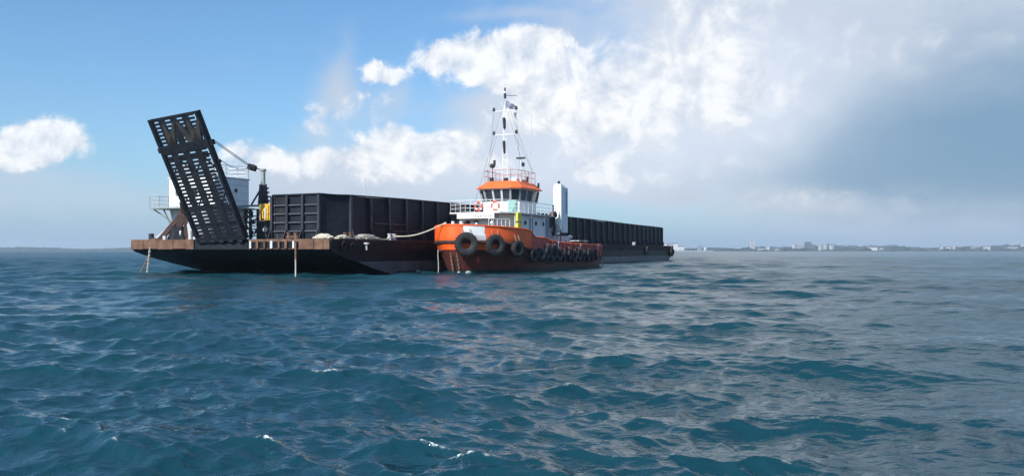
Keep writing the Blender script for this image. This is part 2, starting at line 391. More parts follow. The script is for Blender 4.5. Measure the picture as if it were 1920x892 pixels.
    m = bpy.data.materials.new('sea_water'); m.use_nodes = True; t = m.node_tree; ns = t.nodes; ls = t.links; p = ns['Principled BSDF']
    ge = ns.new('ShaderNodeNewGeometry')
    def nz(vec, s_, d, r_=.6):
        q = ns.new('ShaderNodeTexNoise'); ls.new(vec, q.inputs['Vector']); q.inputs['Scale'].default_value = s_; q.inputs['Detail'].default_value = d; q.inputs['Roughness'].default_value = r_; return q.outputs['Fac']
    mp = ns.new('ShaderNodeMapping'); ls.new(ge.outputs['Position'], mp.inputs[0]); mp.inputs['Scale'].default_value = (.75, 1.25, 1); mp.inputs['Rotation'].default_value = (0, 0, .25)
    h1 = nz(mp.outputs[0], 4.5, 4, .55)
    bp = ns.new('ShaderNodeBump'); bp.inputs['Distance'].default_value = .06; bp.inputs['Strength'].default_value = .75; ls.new(h1, bp.inputs['Height'])
    h2 = nz(mp.outputs[0], .6, 4, .5)
    bp2 = ns.new('ShaderNodeBump'); bp2.inputs['Distance'].default_value = .28; bp2.inputs['Strength'].default_value = .6; ls.new(h2, bp2.inputs['Height']); ls.new(bp.outputs[0], bp2.inputs['Normal'])
    h3 = nz(ge.outputs['Position'], .16, 3, .5)
    bp3 = ns.new('ShaderNodeBump'); bp3.inputs['Distance'].default_value = .9; bp3.inputs['Strength'].default_value = .8; ls.new(h3, bp3.inputs['Height']); ls.new(bp2.outputs[0], bp3.inputs['Normal'])
    ls.new(bp3.outputs[0], p.inputs['Normal'])
    big = nz(ge.outputs['Position'], .05, 3)
    mx = ns.new('ShaderNodeMix'); mx.data_type = 'RGBA'; ls.new(big, mx.inputs[0]); mx.inputs[6].default_value = (.004, .034, .062, 1); mx.inputs[7].default_value = (.007, .046, .050, 1)
    fa = ns.new('ShaderNodeAttribute'); fa.attribute_name = 'foam'
    fn = nz(ge.outputs['Position'], 22, 5, .7)
    mr = ns.new('ShaderNodeMapRange'); ls.new(fn, mr.inputs[0]); mr.inputs[1].default_value = .42; mr.inputs[2].default_value = .6
    mu = ns.new('ShaderNodeMath'); mu.operation = 'MULTIPLY'; ls.new(fa.outputs['Fac'], mu.inputs[0]); ls.new(mr.outputs[0], mu.inputs[1])
    m2 = ns.new('ShaderNodeMix'); m2.data_type = 'RGBA'; ls.new(mu.outputs[0], m2.inputs[0]); ls.new(mx.outputs[2], m2.inputs[6]); m2.inputs[7].default_value = (.75, .8, .8, 1)
    ls.new(m2.outputs[2], p.inputs['Base Color'])
    p.inputs['IOR'].default_value = 1.333
    ro = ns.new('ShaderNodeMix'); ro.data_type = 'FLOAT'; ls.new(mu.outputs[0], ro.inputs[0]); fc = ns.new('ShaderNodeAttribute'); fc.attribute_name = 'fine_chop'; ls.new(fc.outputs['Fac'], ro.inputs[2]); ro.inputs[3].default_value = .8
    ls.new(ro.outputs[0], p.inputs['Roughness'])
    me.materials.append(m)
    o = bpy.data.objects.new('sea_water', me); C.objects.link(o)
    tag(o, 'choppy blue green sea reaching to the horizon', None, None, 'structure')
make_sea()

# ------------------------------------------------------------------ far shore
K['shore'] = mat('distant_woodland', (.030, .048, .035), .9, .5, .02)
K['far_white'] = mat('distant_white_wall', (.55, .56, .56), .8, .08, .02)
K['far_grey'] = mat('distant_grey_wall', (.30, .31, .33), .8, .15, .02)
K['far_dark'] = mat('distant_dark_glass_wall', (.07, .09, .13), .5, .2, .05)
K['far_roof'] = mat('distant_roof', (.22, .16, .14), .8, .2, .05)
K['far_win'] = mat('distant_window_band', (.09, .11, .14), .3, .2, .05)
K['sand'] = mat('breakwater_stone', (.45, .44, .41), .9, .2, .05)
def ridge(name, px0, px1, D, hfun, depth, label, n=260):
    """a low wooded coast: the crown line is broken by tree-sized lumps, the land has depth and a foot at the water"""
    mb = MB(); rows = 5; vs = []; fs = []
    for j in range(rows):
        d = D+depth*j/(rows-1)
        for i in range(n):
            px = px0+(px1-px0)*i/(n-1); x = (px-960)/F*d
            f = (0.0, .82, 1.0, .9, 0.0)[j]
            hh = hfun(px)*(.8+.4*random.random())*f if f else -1.0
            vs.append((x, d+random.uniform(-20, 20)*(j > 0), hh if f else -1.0))
    for j in range(rows-1):
        for i in range(n-1): fs.append((j*n+i, j*n+i+1, (j+1)*n+i+1, (j+1)*n+i))
    mb.add(vs, fs)
    return mb.build(name, 'shore', label=label, kind='structure')
def hf_right(px):
    base = 15+3*math.sin(px*.021)+2.5*math.sin(px*.053+1)+6*math.exp(-((px-1875)/40)**2)+4*math.exp(-((px-1690)/60)**2)-6*math.exp(-((px-1290)/45)**2)
    return max(4, base)
ridge('wooded_coast', 1225, 2500, 3050, hf_right, 350, 'low wooded coast on the right horizon')
ridge('wooded_hill', 1400, 2300, 4200, lambda p: 26+7*math.sin(p*.013)+3*math.sin(p*.05), 500, 'higher wooded ground behind the coast', 160)
ridge('wooded_waterfront', 1340, 2500, 2860, lambda p: max(2.5, 8+4*math.sin(p*.06)+3*math.sin(p*.17+2)), 60, 'near strip of trees along the water of the far shore', 420)
ridge('low_coast', -500, 420, 3000, lambda p: 13+2.5*math.sin(p*.03)+1.5*math.sin(p*.011+2), 400, 'faint low coast on the left horizon', 200)
mbk = MB(); D0 = 2600
mbk.prism([((1215-960)/F*D0, D0), ((1337-960)/F*D0, D0), ((1337-960)/F*D0, D0+14), ((1215-960)/F*D0, D0+14)], -1, 1.7)
mbk.build('breakwater', 'sand', label='long pale stone breakwater just right of the barge stern', cat='breakwater')
def far_building(px, wpx, ytop, wallm, label, cat='building', D=2950, floors=3, roof='flat', name='distant_building', grp='buildings along the far shore', base=0.0):
    x = (px-960)/F*D; wd = wpx/F*D; h_ = (470-ytop)/F*D+EYE; dep = max(12, wd*.6)
    t = empty(name, (x, D, 0), random.uniform(-.25, .25), label, cat, grp)
    MB().box(-wd/2, wd/2, 0, dep, base-1, h_).build('wall', wallm, t)
    if roof == 'flat': MB().box(-wd/2-.6, wd/2+.6, -.6, dep+.6, h_+.05, h_+1.2).build('roof', 'far_roof' if wallm == 'far_white' else wallm, t)
    elif roof == 'gable':
        MB().add([(-wd/2-1, -1, h_+.05), (wd/2+1, -1, h_+.05), (wd/2+1, dep+1, h_+.05), (-wd/2-1, dep+1, h_+.05), (-wd/2, dep/2, h_+3.5), (wd/2, dep/2, h_+3.5)], [(0, 1, 5, 4), (2, 3, 4, 5), (1, 2, 5), (3, 0, 4), (3, 2, 1, 0)]).build('roof', 'far_roof', t)
    for k in range(floors):
        z0 = 1.2+(h_-1.5)*k/floors+.8; hh = min(1.8, (h_-2)/floors*.5)
        MB().box(-wd/2*.86, wd/2*.86, -.35, .02, z0, z0+hh).build('window_band', 'far_win', t)
    return t
B_ = [
 (1262, 18, 457, 'far_white', 'broad pale storage shed above the breakwater, nearest the barge stern', 1, 'gable'),
 (1277, 12, 462, 'far_white', 'low white hall on the breakwater side of the broad pale shed', 1, 'gable'),
 (1313, 6, 460, 'far_grey', 'small grey block above the middle of the breakwater', 2, 'flat'),
 (1322, 4, 463, 'far_white', 'little white hut beside the small grey block at the breakwater', 1, 'flat'),
 (1411, 8, 451, 'far_white', 'tall slim white tower, the highest on the far shore', 9, 'flat'),
 (1428, 15, 466, 'far_grey', 'long low shed at the foot of the tall white tower', 1, 'flat'),
 (1440, 6, 463, 'far_white', 'white cube house right of the tall slim tower', 2, 'flat'),
 (1459, 8, 467, 'far_white', 'tiny white waterside shed between the tower and the dark block', 1, 'gable'),
 (1490, 4, 457, 'far_white', 'narrow white block left of the dark office blocks', 5, 'flat'),
 (1501, 14, 459, 'far_grey', 'wide grey office block left of the tallest dark block', 3, 'flat'),
 (1516, 11, 454, 'far_dark', 'square dark blue office block standing over the shore trees', 5, 'flat'),
 (1540, 4, 459, 'far_white', 'first of three slender pale flats right of the dark block', 5, 'flat'),
 (1549, 4, 458, 'far_white', 'middle one of three slender pale flats right of the dark block', 5, 'flat'),
 (1561, 5, 459, 'far_white', 'last of three slender pale flats right of the dark block', 5, 'flat'),
 (1608, 7, 467, 'far_white', 'tiny white shed alone before the dark trees', 1, 'gable'),
 (1637, 16, 464, 'far_white', 'long white shed at the water among dark trees', 1, 'gable'),
 (1653, 7, 466, 'far_white', 'short white shed next to the long white shed', 1, 'gable'),
 (1766, 4, 462, 'far_white', 'slim white house at the left end of the right-hand town', 3, 'flat'),
 (1779, 8, 463, 'far_white', 'broad white house between two slim ones', 2, 'gable'),
 (1789, 4, 460, 'far_white', 'slim tall white house beside the broad white one', 4, 'flat'),
 (1810, 15, 465, 'far_white', 'long low white terrace below the trees', 1, 'gable'),
 (1825, 5, 461, 'far_grey', 'grey block rising behind the long low terrace', 3, 'flat'),
 (1852, 10, 462, 'far_white', 'bright white hall before the rounded wooded hill', 2, 'gable'),
 (1899, 18, 463, 'far_grey', 'long pale block under the rounded wooded hill', 2, 'flat'),
 (1917, 4, 458, 'far_white', 'narrow tall pale block at the far right end of the shore', 5, 'flat')]
for px, wpx, yt, wm, lb, fl, rf in B_: far_building(px, wpx, yt, wm, lb, D=2950 if px > 1340 else 2800, floors=fl, roof=rf)
mbm = MB(); xm = (41-960)/F*3900
mbm.tube((xm, 3900, -1), (xm, 3900, 17), 1.2, 6, .5); mbm.build('beacon_tower', 'far_grey', label='thin grey beacon mast on the left horizon', cat='beacon')

# ------------------------------------------------------------------ barge
BL, BW, DZ = 97.0, 19.4, 2.61
barge = empty('deck_barge', BARGE0, RZ, 'long black flat-topped barge with a raised slotted landing ramp and high steel cargo walls', 'barge')
# side profile of the hull: short transom, then the raked bow running under water
prof = [(0, DZ), (-.02, 1.9), (.25, 1.72), (1.7, 1.28), (4.1, .72), (7.2, 0.05), (9.6, -1.2), (BL-7, -1.2), (BL-3.6, 0.05), (BL-.4, 1.5), (BL, 1.9), (BL, DZ)]
def profile_solid(mb, pr, y0, y1):
    n = len(pr)
    mb.add([(s_, y0, z) for s_, z in pr]+[(s_, y1, z) for s_, z in pr], [tuple(range(n)), tuple(range(2*n-1, n-1, -1))]+[(i, n+i, n+(i+1) % n, (i+1) % n) for i in range(n)])
hm = MB(); profile_solid(hm, prof, 0, BW); hull = hm.build('hull', 'hull_black', barge)
# side plating: grey boot top below, rusty strake above, set proud of the black hull
def side_band(s0, s1, z0, z1, m, name, proud, seg=1, lab=None):
    for i in range(seg):
        a0 = s0+(s1-s0)*i/seg+.02; a1 = s0+(s1-s0)*(i+1)/seg-.02
        MB().box(a0, a1, -proud, .01, z0, z1).build(name, m, barge, label=lab)
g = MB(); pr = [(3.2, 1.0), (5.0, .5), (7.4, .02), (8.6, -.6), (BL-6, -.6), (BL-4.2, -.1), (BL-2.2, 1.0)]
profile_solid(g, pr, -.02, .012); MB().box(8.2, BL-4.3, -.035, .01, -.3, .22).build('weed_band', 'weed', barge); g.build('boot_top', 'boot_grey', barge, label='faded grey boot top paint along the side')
side_band(4.4, BL-.3, 1.86, 2.5, 'hull_brown', 'side_plate', .03, 18)
MB().box(.0, BL, -.09, .02, 2.5, 2.62).build('rub_rail', 'rust_dark', barge)
MB().box(1.0, BL-.2, -.08, .02, 1.72, 1.84).build('rub_rail', 'hull_black', barge)
MB().box(.05, BL-.05, .05, BW-.05, DZ+.004, DZ+.03).build('deck', 'deck_steel', barge)
# rusty bow edge: separate fender plates along the front, low brackets between the plates on the right
t = BW
while t > 12.9:
    t1 = max(12.7, t-random.choice((1.1, 1.35, 1.6)))
    MB().box(-.12-random.uniform(0, .025), 0.02, t1+.012, t-.004, 1.93+random.uniform(-.03, .03), 2.66+random.uniform(-.02, .03)).build('fender_plate', 'rust', barge, bevel=.02)
    t = t1
t = 2.7
while t > 0.15:
    t1 = max(0, t-1.35)
    MB().box(-.13-random.uniform(0, .03), 0.02, t1+.02, t-.02, 1.90+random.uniform(-.03, .03), 2.62+random.uniform(-.02, .03)).build('fender_plate', 'rust', barge, bevel=.02)
    t = t1
MB().box(-.06, .02, 2.75, 7.38, 2.45, 2.64).build('bow_edge_beam', 'rust', barge)
MB().box(-.05, .02, 2.75, 7.38, 1.9, 1.98).build('bow_edge_beam', 'rust_dark', barge)
for i in range(7):
    tt = 3.05+i*.66; MB().box(-.17, -.051, tt, tt+.16+.05*(i % 2), 1.98, 2.5).build('bracket', 'rust' if i % 3 else 'white_dull', barge)
MB().box(-.06, .02, 7.4, 12.65, 1.9, 2.66).build('hinge_beam', 'ramp_black', barge)
for tt in (7.9, 8.8, 9.7, 10.6, 11.5): MB().tube((-.2, tt-.2, 2.5), (-.2, tt+.2, 2.5), .14, 10).build('hinge', 'ramp_black', barge, smooth_=True)
# draught board / rub post on the bow, fairleads
MB().box(-.18, -.12, 2.87, 2.97, -.4, 1.2).build('draught_board', 'chain_pale', barge, label='white painted draught board standing in the water at the bow')
MB().box(-.19, -.13, 2.85, 2.99, 1.2, 2.4).build('draught_board_top', 'rust', barge)
def fairlead(s_, z, r=.3):
    m_ = MB(); m_.lathe([(r, 0), (r, -.13), (r*.72, -.17), (r*.6, -.1), (r*.6, 0)], (s_, 0, z), (0, 1, 0), 18); m_.build('fairlead', 'rust_dark', barge, smooth_=True)
fairlead(1.35, 2.2); fairlead(2.3, 2.12, .26)
m_ = MB(); m_.tube((3.95, -.16, 1.85), (3.95, -.16, 2.28), .09, 10); m_.tube((3.95, -.16, 2.28), (3.95, -.16, 2.4), .24, 12); m_.build('side_bollard', 'white_dull', barge, smooth_=True)

# cargo box: walls as plates with outside ribs
def ztop(s_): return float(np.interp(s_, [1.5, 3.9, 6.9, 13.1, 20.7, 47.3, 94], [5.82, 5.84, 5.90, 6.02, 6.10, 5.95, 5.80]))+.022*math.sin(s_*1.9)+.018*math.sin(s_*.77+1)
outline = [(1.5, 6.43), (1.5, 2.11), (3.87, 1.3), (94.0, 1.3), (94.0, 18.1), (24, 18.1), (11, 6.9)]
def wall_run(p, q, spacing, rib_m='box_rib', stringers=0, ribs=True, first=True):
    P = Vector((*p, 0)); Q = Vector((*q, 0)); d = (Q-P); Ln = d.length; d.normalize(); nrm = Vector((d.y, -d.x, 0))
    cen = Vector((40, 9, 0))
    if (P-cen).dot(nrm) < 0: nrm = -nrm
    n = max(1, round(Ln/spacing))
    wall = MB()
    for i in range(n):
        a_ = P+d*(Ln*i/n+.012); b_ = P+d*(Ln*(i+1)/n-.012); za, zb = ztop(a_.x), ztop(b_.x)
        o = nrm*random.uniform(-.03, .03); th = nrm*-.08
        vs = [a_+o, b_+o, b_+o+th, a_+o+th]
        pts = [(v.x, v.y, DZ+.03) for v in vs]+[(vs[0].x, vs[0].y, za), (vs[1].x, vs[1].y, zb), (vs[2].x, vs[2].y, zb), (vs[3].x, vs[3].y, za)]
        MB().add(pts, [(0, 1, 2, 3), (7, 6, 5, 4), (0, 4, 5, 1), (1, 5, 6, 2), (2, 6, 7, 3), (3, 7, 4, 0)]).build('wall_panel', random.choice(['box_black', 'box_black', 'box_worn', 'box_dull']), box)
    # top cap
    cm = MB(); pts = [P+d*(Ln*i/12) for i in range(13)]
    for a_, b_ in zip(pts, pts[1:]):
        cm.bar((a_.x+nrm.x*.03, a_.y+nrm.y*.03, ztop(a_.x)+.05), (b_.x+nrm.x*.03, b_.y+nrm.y*.03, ztop(b_.x)+.05), .2, .1)
    cm.build('top_rail', 'box_black', box)
    if ribs:
        for i in range(n+1):
            a_ = P+d*(Ln*i/n); zt = ztop(a_.x)-.01
            m2 = MB(); c = a_+nrm*.10
            m2.bar((c.x, c.y, DZ+.03), (c.x, c.y, zt), .07, .2, up=nrm)
            c2 = a_+nrm*.215
            m2.bar((c2.x, c2.y, DZ+.03), (c2.x, c2.y, zt), .20, .025, up=nrm)
            f = a_+nrm*.02; g2 = a_+nrm*.62
            s1 = d*.03
            m2.add([(f-s1)[:2]+(DZ+.03,) if False else ((f-s1).x, (f-s1).y, DZ+.03), ((g2-s1).x, (g2-s1).y, DZ+.03), ((f-s1).x, (f-s1).y, DZ+1.3), ((f+s1).x, (f+s1).y, DZ+.03), ((g2+s1).x, (g2+s1).y, DZ+.03), ((f+s1).x, (f+s1).y, DZ+1.3)], [(0, 1, 2), (5, 4, 3), (0, 3, 4, 1), (1, 4, 5, 2), (2, 5, 3, 0)])
            m2.build('rib', rib_m, box)
    for k in range(stringers):
        z = 3.23+k*.63
        for i in range(n):
            a_ = P+d*(Ln*i/n+.16)+nrm*.09; b_ = P+d*(Ln*(i+1)/n-.16)+nrm*.09
            MB().bar((a_.x, a_.y, z), (b_.x, b_.y, z), .15, .07).build('stringer', 'grey_str', box)
K['grey_str'] = mat('grey_stringer_paint', (.09, .10, .12), .6, .3, 2, rust=.2)  # stringers in a paler grey than the wall plates
box = MB().box(11.5, 93.5, 1.6, 6.0, DZ+.035, DZ+.12).box(25, 93.5, 6.0, 17.8, DZ+.035, DZ+.12).build('cargo_box', 'deck_steel', barge)
wall_run(outline[1], outline[0], 1.45, stringers=4)
wall_run(outline[1], outline[2], 2.5, ribs=False)
wall_run(outline[2], outline[3], 2.5)
wall_run(outline[3], outline[4], 3.4)
wall_run(outline[5], outline[4], 3.5)
wall_run(outline[0], outline[6], 3.2); wall_run(outline[6], outline[5], 3.4)
for s0, s1, zs in ((6.9, 9.2, (3.9,)), (9.4, 11.6, (3.9, 3.35)), (11.9, 14.1, (3.4,))):
    for z in zs: MB().box(s0, s1, 1.13, 1.215, z, z+.06).build('stringer', 'grey_str', box)
MB().tube((5.9, 1.35, 5.8), (5.9, 1.35, 7.35), .03, 6).build('whip_antenna', 'grey_pale', barge)

# bow ramp ---------------------------------------------------------
hinge = Vector((-.25, 9.78, 2.5)); topc = Vector((-4.2, 10.42, 11.2))
yv = (topc-hinge); RL = yv.length; yv.normalize(); xv = Vector((0, -1, 0)); xv = (xv-yv*xv.dot(yv)).normalized(); zv = xv.cross(yv)   # zv: out of the face the sea sees
if zv.x > 0: zv = -zv
RM = Matrix(((xv.x, yv.x, zv.x, hinge.x), (xv.y, yv.y, zv.y, hinge.y), (xv.z, yv.z, zv.z, hinge.z), (0, 0, 0, 1)))
if RM.determinant() < 0:
    xv = -xv; RM = Matrix(((xv.x, yv.x, zv.x, hinge.x), (xv.y, yv.y, zv.y, hinge.y), (xv.z, yv.z, zv.z, hinge.z), (0, 0, 0, 1)))
HW = 2.36
fr = MB()
for sx in (-1, 1): fr.box(sx*HW-.07, sx*HW+.07, 0, RL, -.34, .06)
fr.box(-HW+.07, HW-.07, RL-.16, RL, -.25, .05); fr.box(-HW+.07, HW-.07, 0, .4, -.3, .05)
ramp = fr.build('bow_ramp', 'ramp_black', barge); ramp.matrix_local = RM
XG = [-HW+.07, -1.18, 0, 1.18, HW-.07]
for k, x in enumerate(XG[1:-1]):
    g_ = MB(); g_.box(x-.30, x+.30, .4, RL-.16, -.04, .03); g_.box(x-.04, x+.04, .4, RL-.16, -.2, -.04); g_.box(x-.10, x+.10, .4, RL-.16, -.22, -.2); g_.build('girder', 'ramp_black', ramp)
for sx in (-1, 1): MB().box(sx*(HW-.07)-sx*.12, sx*(HW-.07), .4, RL-.16, -.04, .03).build('girder_flange', 'ramp_black', ramp)
nrow = 34; pitch = (RL-.2)/nrow
barmesh = {}
for r_ in range(nrow):
    y = .2+pitch*(r_+.5)
    for b_i in range(4):
        xa = XG[b_i]+.30; xb = XG[b_i+1]-.30
        if r_ == 0: continue
        key = b_i
        if key not in barmesh:
            o = MB().box(xa-.02, xb+.02, -pitch*.31, pitch*.31, -.03, .025).build('cross_bar', 'ramp_black', ramp); barmesh[key] = o.data; o.location = (0, y, 0)
        else:
            o = bpy.data.objects.new('cross_bar', barmesh[key]); C.objects.link(o); o.parent = ramp; o.location = (0, y, 0)
# beams and bracing behind the grid
for y in (1.3, 2.6, 3.9, 5.2, 6.5): MB().box(-HW+.08, HW-.08, y-.05, y+.05, -.25, -.06).build('cross_beam', 'ramp_black', ramp)
MB().box(-HW+.08, HW-.08, 6.95, 7.55, -.32, .055).build('cross_plate', 'ramp_black', ramp)
for i in range(4):
    xa, xb = XG[i], XG[i+1]
    for y0 in ((2.6, 5.2)):
        p, q = ((xa, y0), (xb, y0+1.3)) if (i+int(y0)) % 2 else ((xb, y0), (xa, y0+1.3))
        MB().bar((p[0], p[1], -.16), (q[0], q[1], -.16), .08, .08, up=(0, 0, 1)).build('brace', 'ramp_black', ramp)
for xc in (-1.18, 0.0, 1.18):       # spread feet of the girders under the ramp tip
    pass
for xa, xb in ((-2.2, -1.45), (-.15, -1.0), (.15, 1.0), (2.2, 1.55), (-1.18, -.95), (1.18, 1.5)):
    MB().add([(xa, 9.1, -.11), (xa+.16, 9.1, -.11), (xb+.38, 7.55, -.11), (xb-.38, 7.55, -.11), (xa, 9.1, .062), (xa+.16, 9.1, .062), (xb+.38, 7.55, .062), (xb-.38, 7.55, .062)],
             [(0, 1, 2, 3), (7, 6, 5, 4), (0, 4, 5, 1), (1, 5, 6, 2), (2, 6, 7, 3), (3, 7, 4, 0)]).build('gusset_plate', 'ramp_rusty', ramp) if 'ramp_rusty' in K else K.__setitem__('ramp_rusty', mat('stained_ramp_steel', (.035, .033, .032), .65, .4, 1.5, rust=.35, rustc=(.07, .055, .04)))
for s_ in (-1, 1):
    MB().box(s_*HW, s_*(HW+.35), 7.1, 7.45, -.3, -.05).build('hoist_lug', 'ramp_black', ramp)
MB().box(HW, HW+.25, 5.75, 6.0, -.3, -.1).build('hoist_lug', 'ramp_black', ramp)

# deckhouse --------------------------------------------------------
hs0, hs1, ht0, ht1, hz0, hz1 = 3.0, 6.8, 13.75, 18.75, 5.34, 7.72
house = MB().box(hs0, hs1, ht0, ht1, hz0, hz1).build('deckhouse', 'white', barge, bevel=.03)
MB().box(hs0-.08, hs1+.08, ht0-.08, ht1+.08, hz1+.004, hz1+.07).build('roof', 'white', house)
for zz_ in (5.9, 6.55, 7.2): MB().box(hs0+.05, hs1-.05, ht0-.03, ht0+.002, zz_, zz_+.03).build('weld_strip', 'white_dull', house)
MB().lathe([(.16, 0), (.16, .05), (.11, .06)], (5.3, ht0-.01, 6.75), (0, -1, 0), 14).build('porthole', 'black', house, smooth_=True)
for tt in (15.6, 17.4): MB().box(hs0-.03, hs0+.01, tt, tt+.6, 6.3, 6.9).build('window', 'glass', house)
m_ = MB(); rails(m_, [(hs0, ht0+.05, hz1+.07), (hs0, ht1, hz1+.07), (hs1, ht1, hz1+.07), (hs1, ht0+.05, hz1+.07)], .95, .028, 1.2, 3, True); m_.build('railing', 'rail', house)
m_ = MB(); m_.box(2.0, 6.9, 13.2, 19.9, 5.2, 5.335); m_.box(2.2, 3.0, 8.6, 13.2, 5.2, 5.3); m_.build('platform', 'green_grey', barge)
m_ = MB(); rails(m_, [(2.05, 19.85, 5.34), (6.8, 19.85, 5.34)], .95, .024, .9, 3); rails(m_, [(2.05, 19.85, 5.34), (2.05, 18.9, 5.34)], .95, .024, .5, 3)
for tt in (16.9, 17.9): m_.tube((2.05, tt, 5.34), (2.05, tt, 6.4), .03, 6)
m_.build('railing', 'grey_pale', barge)
m_ = MB()
m_.prism([(3.1, 13.9), (6.6, 13.9), (6.6, 18.0), (3.1, 18.0)], DZ+.03, 5.2, [(3.1, 13.6), (6.6, 13.6), (6.6, 18.8), (3.1, 18.8)]); m_.build('lower_house', 'white_dull', barge)
for p, q in (((2.3, 19.7, 5.2), (3.2, 18.2, 3.9)), ((4.5, 19.7, 5.2), (4.5, 18.3, 3.9)), ((2.3, 18.6, 5.2), (3.1, 18.2, 3.2))): MB().bar(p, q, .1, .1).build('platform_strut', 'green_grey', barge)
m_ = MB(); m_.lathe([(1.15, 0), (1.2, .9), (.8, 1.7), (.3, 2.0)], (2.2, 14.2, DZ+.3), (0, 0, 1), 20); m_.build('hopper', 'grey_pale', barge, smooth_=True)
for tt in (15.05, 14.1): MB().tube((.9, tt, DZ), (.9, tt, DZ+.75), .17, 12).build('bollard', 'white_dull', barge, smooth_=True)
# ramp gallows on the left
ap = (1.4, 15.15, 5.0)
for q, w_ in (((.5, 17.0, DZ), .34), ((.9, 15.9, DZ), .42), ((1.0, 14.7, DZ), .30), ((3.4, 15.3, DZ), .3)):
    MB().bar(ap, q, w_, w_).build('gallows_leg', 'rust_dark', barge)
MB().bar((1.1, 14.95, 4.75), (.6, 14.75, 5.55), .25, .3).build('gallows_arm', 'rust_dark', barge)
MB().bar((.35, 17.15, 2.8), (.95, 15.9, 4.0), .13, .13).build('ram', 'white_dull', barge)
m_ = MB(); m_.prism([(.7, 14.6), (1.3, 14.6), (1.3, 16.4), (.7, 16.4)], DZ+.03, DZ+1.1, [(.8, 15.0), (1.2, 15.0), (1.2, 16.0), (.8, 16.0)]); m_.build('gallows_foot', 'ramp_black', barge)
for (a_, b_2, hh, rr, mm) in ((.6, 18.0, .55, .20, 'black'), (.6, 17.55, .18, .3, 'rust'), (.5, 16.4, .35, .16, 'white_dull')):
    MB().tube((a_, b_2, DZ), (a_, b_2, DZ+hh), rr, 14).build('bollard', mm, barge, smooth_=True)
# double bitts
for s_, tt, mm in ((1.0, 4.2, 'rust'), (8.2, .45, 'white_dull'), (74.0, .4, 'white_dull'), (52.6, .5, 'rust'), (30, .5, 'rust'), (2.9, .7, 'rust')):
    m_ = MB()
    along = (.32, 0) if s_ > 2 else (0, .32)
    for k in (-1, 1): m_.tube((s_+along[0]*k, tt+along[1]*k, DZ), (s_+along[0]*k, tt+along[1]*k, DZ+.46), .13, 12); m_.tube((s_+along[0]*k, tt+along[1]*k, DZ+.46), (s_+along[0]*k, tt+along[1]*k, DZ+.52), .18, 12)
    m_.bar((s_-along[0]*1.7, tt-along[1]*1.7, DZ+.2), (s_+along[0]*1.7, tt+along[1]*1.7, DZ+.2), .12, .12); m_.box(s_-.45, s_+.45, tt-.25, tt+.25, DZ, DZ+.05)
    m_.build('double_bitts', mm, barge, smooth_=True)
# hoist post, machinery and yellow power unit
post = MB(); ps, pt = 2.3, 8.12
post.tube((ps, pt, 6.85), (ps, pt, 7.85), .17, 14); post.tube((ps, pt, 7.85), (ps, pt, 7.98), .24, 14); post.tube((ps, pt, 6.75), (ps, pt, 6.85), .3, 14)
postO = post.build('hoist_post', 'green_grey', barge, smooth_=True)
m_ = MB(); m_.prism([(ps-.3, pt-.30), (ps+.3, pt-.30), (ps+.3, pt+.25), (ps-.3, pt+.25)], 5.3, 6.75, [(ps-.22, pt-.17), (ps+.22, pt-.17), (ps+.22, pt+.17), (ps-.22, pt+.17)]); m_.build('post_base', 'black', postO)
for k in range(4): MB().box(ps-.05, ps+.05, pt-.68+.05*k, pt-.3, 5.5+.32*k, 5.62+.32*k).build('step', 'black', postO)
MB().bar((ps, pt+.2, 6.5), (2.3, pt+1.15, 5.32), .1, .1).build('post_brace', 'wire', postO)
m_ = MB(); m_.box(ps-.3, ps+.3, 7.5, 8.25, 4.0, 5.3); m_.build('column', 'white_dull', postO)
m_ = MB(); m_.box(1.35, 2.2, 6.48, 7.6, 4.05, 5.28); uni = m_.build('power_unit', 'yellow', barge, bevel=.05, label='yellow hydraulic power unit on the hoist post')
for k in range(3): MB().tube((1.3, 6.75+.24*k, 4.2), (1.3, 6.75+.24*k, 5.15-.2*k), .07, 8).build('hydraulic_cylinder', 'yellow' if k != 1 else 'white_dull', uni, smooth_=True)
MB().box(1.28, 1.352, 7.2, 7.42, 4.15, 4.5).build('dark_panel', 'rust_dark', uni)
m_ = MB(); m_.box(1.9, 2.8, 7.0, 8.4, DZ+.03, 4.0); m_.build('post_foot', 'black', barge)
for k in range(34):
    tt = 8.75+.04*k+random.uniform(-.05, .05); z = random.uniform(2.9, 4.8); MB().bar((2.25, tt, z), (2.2+random.uniform(-.1, .1), tt+random.uniform(-.3, .3), z+random.uniform(-.4, .4)), .09, .07).build('winch_gear_rod', random.choice(['rust', 'rust_dark', 'chain', 'rust', 'white_dull']), barge)
m_ = MB(); m_.lathe([(.16, 0), (.2, .1), (.17, .2), (.08, .24)], (1.85, 7.4, 3.4), (-1, 0, 0), 16); m_.build('winch_head', 'white_dull', barge, smooth_=True)
m_ = MB(); m_.prism([(1.8, 6.5), (2.8, 6.5), (2.8, 7.05), (1.8, 7.05)], DZ+.03, 4.0, [(2.1, 6.95), (2.5, 6.95), (2.5, 7.05), (2.1, 7.05)]); m_.build('post_gusset', 'grey_pale', barge)
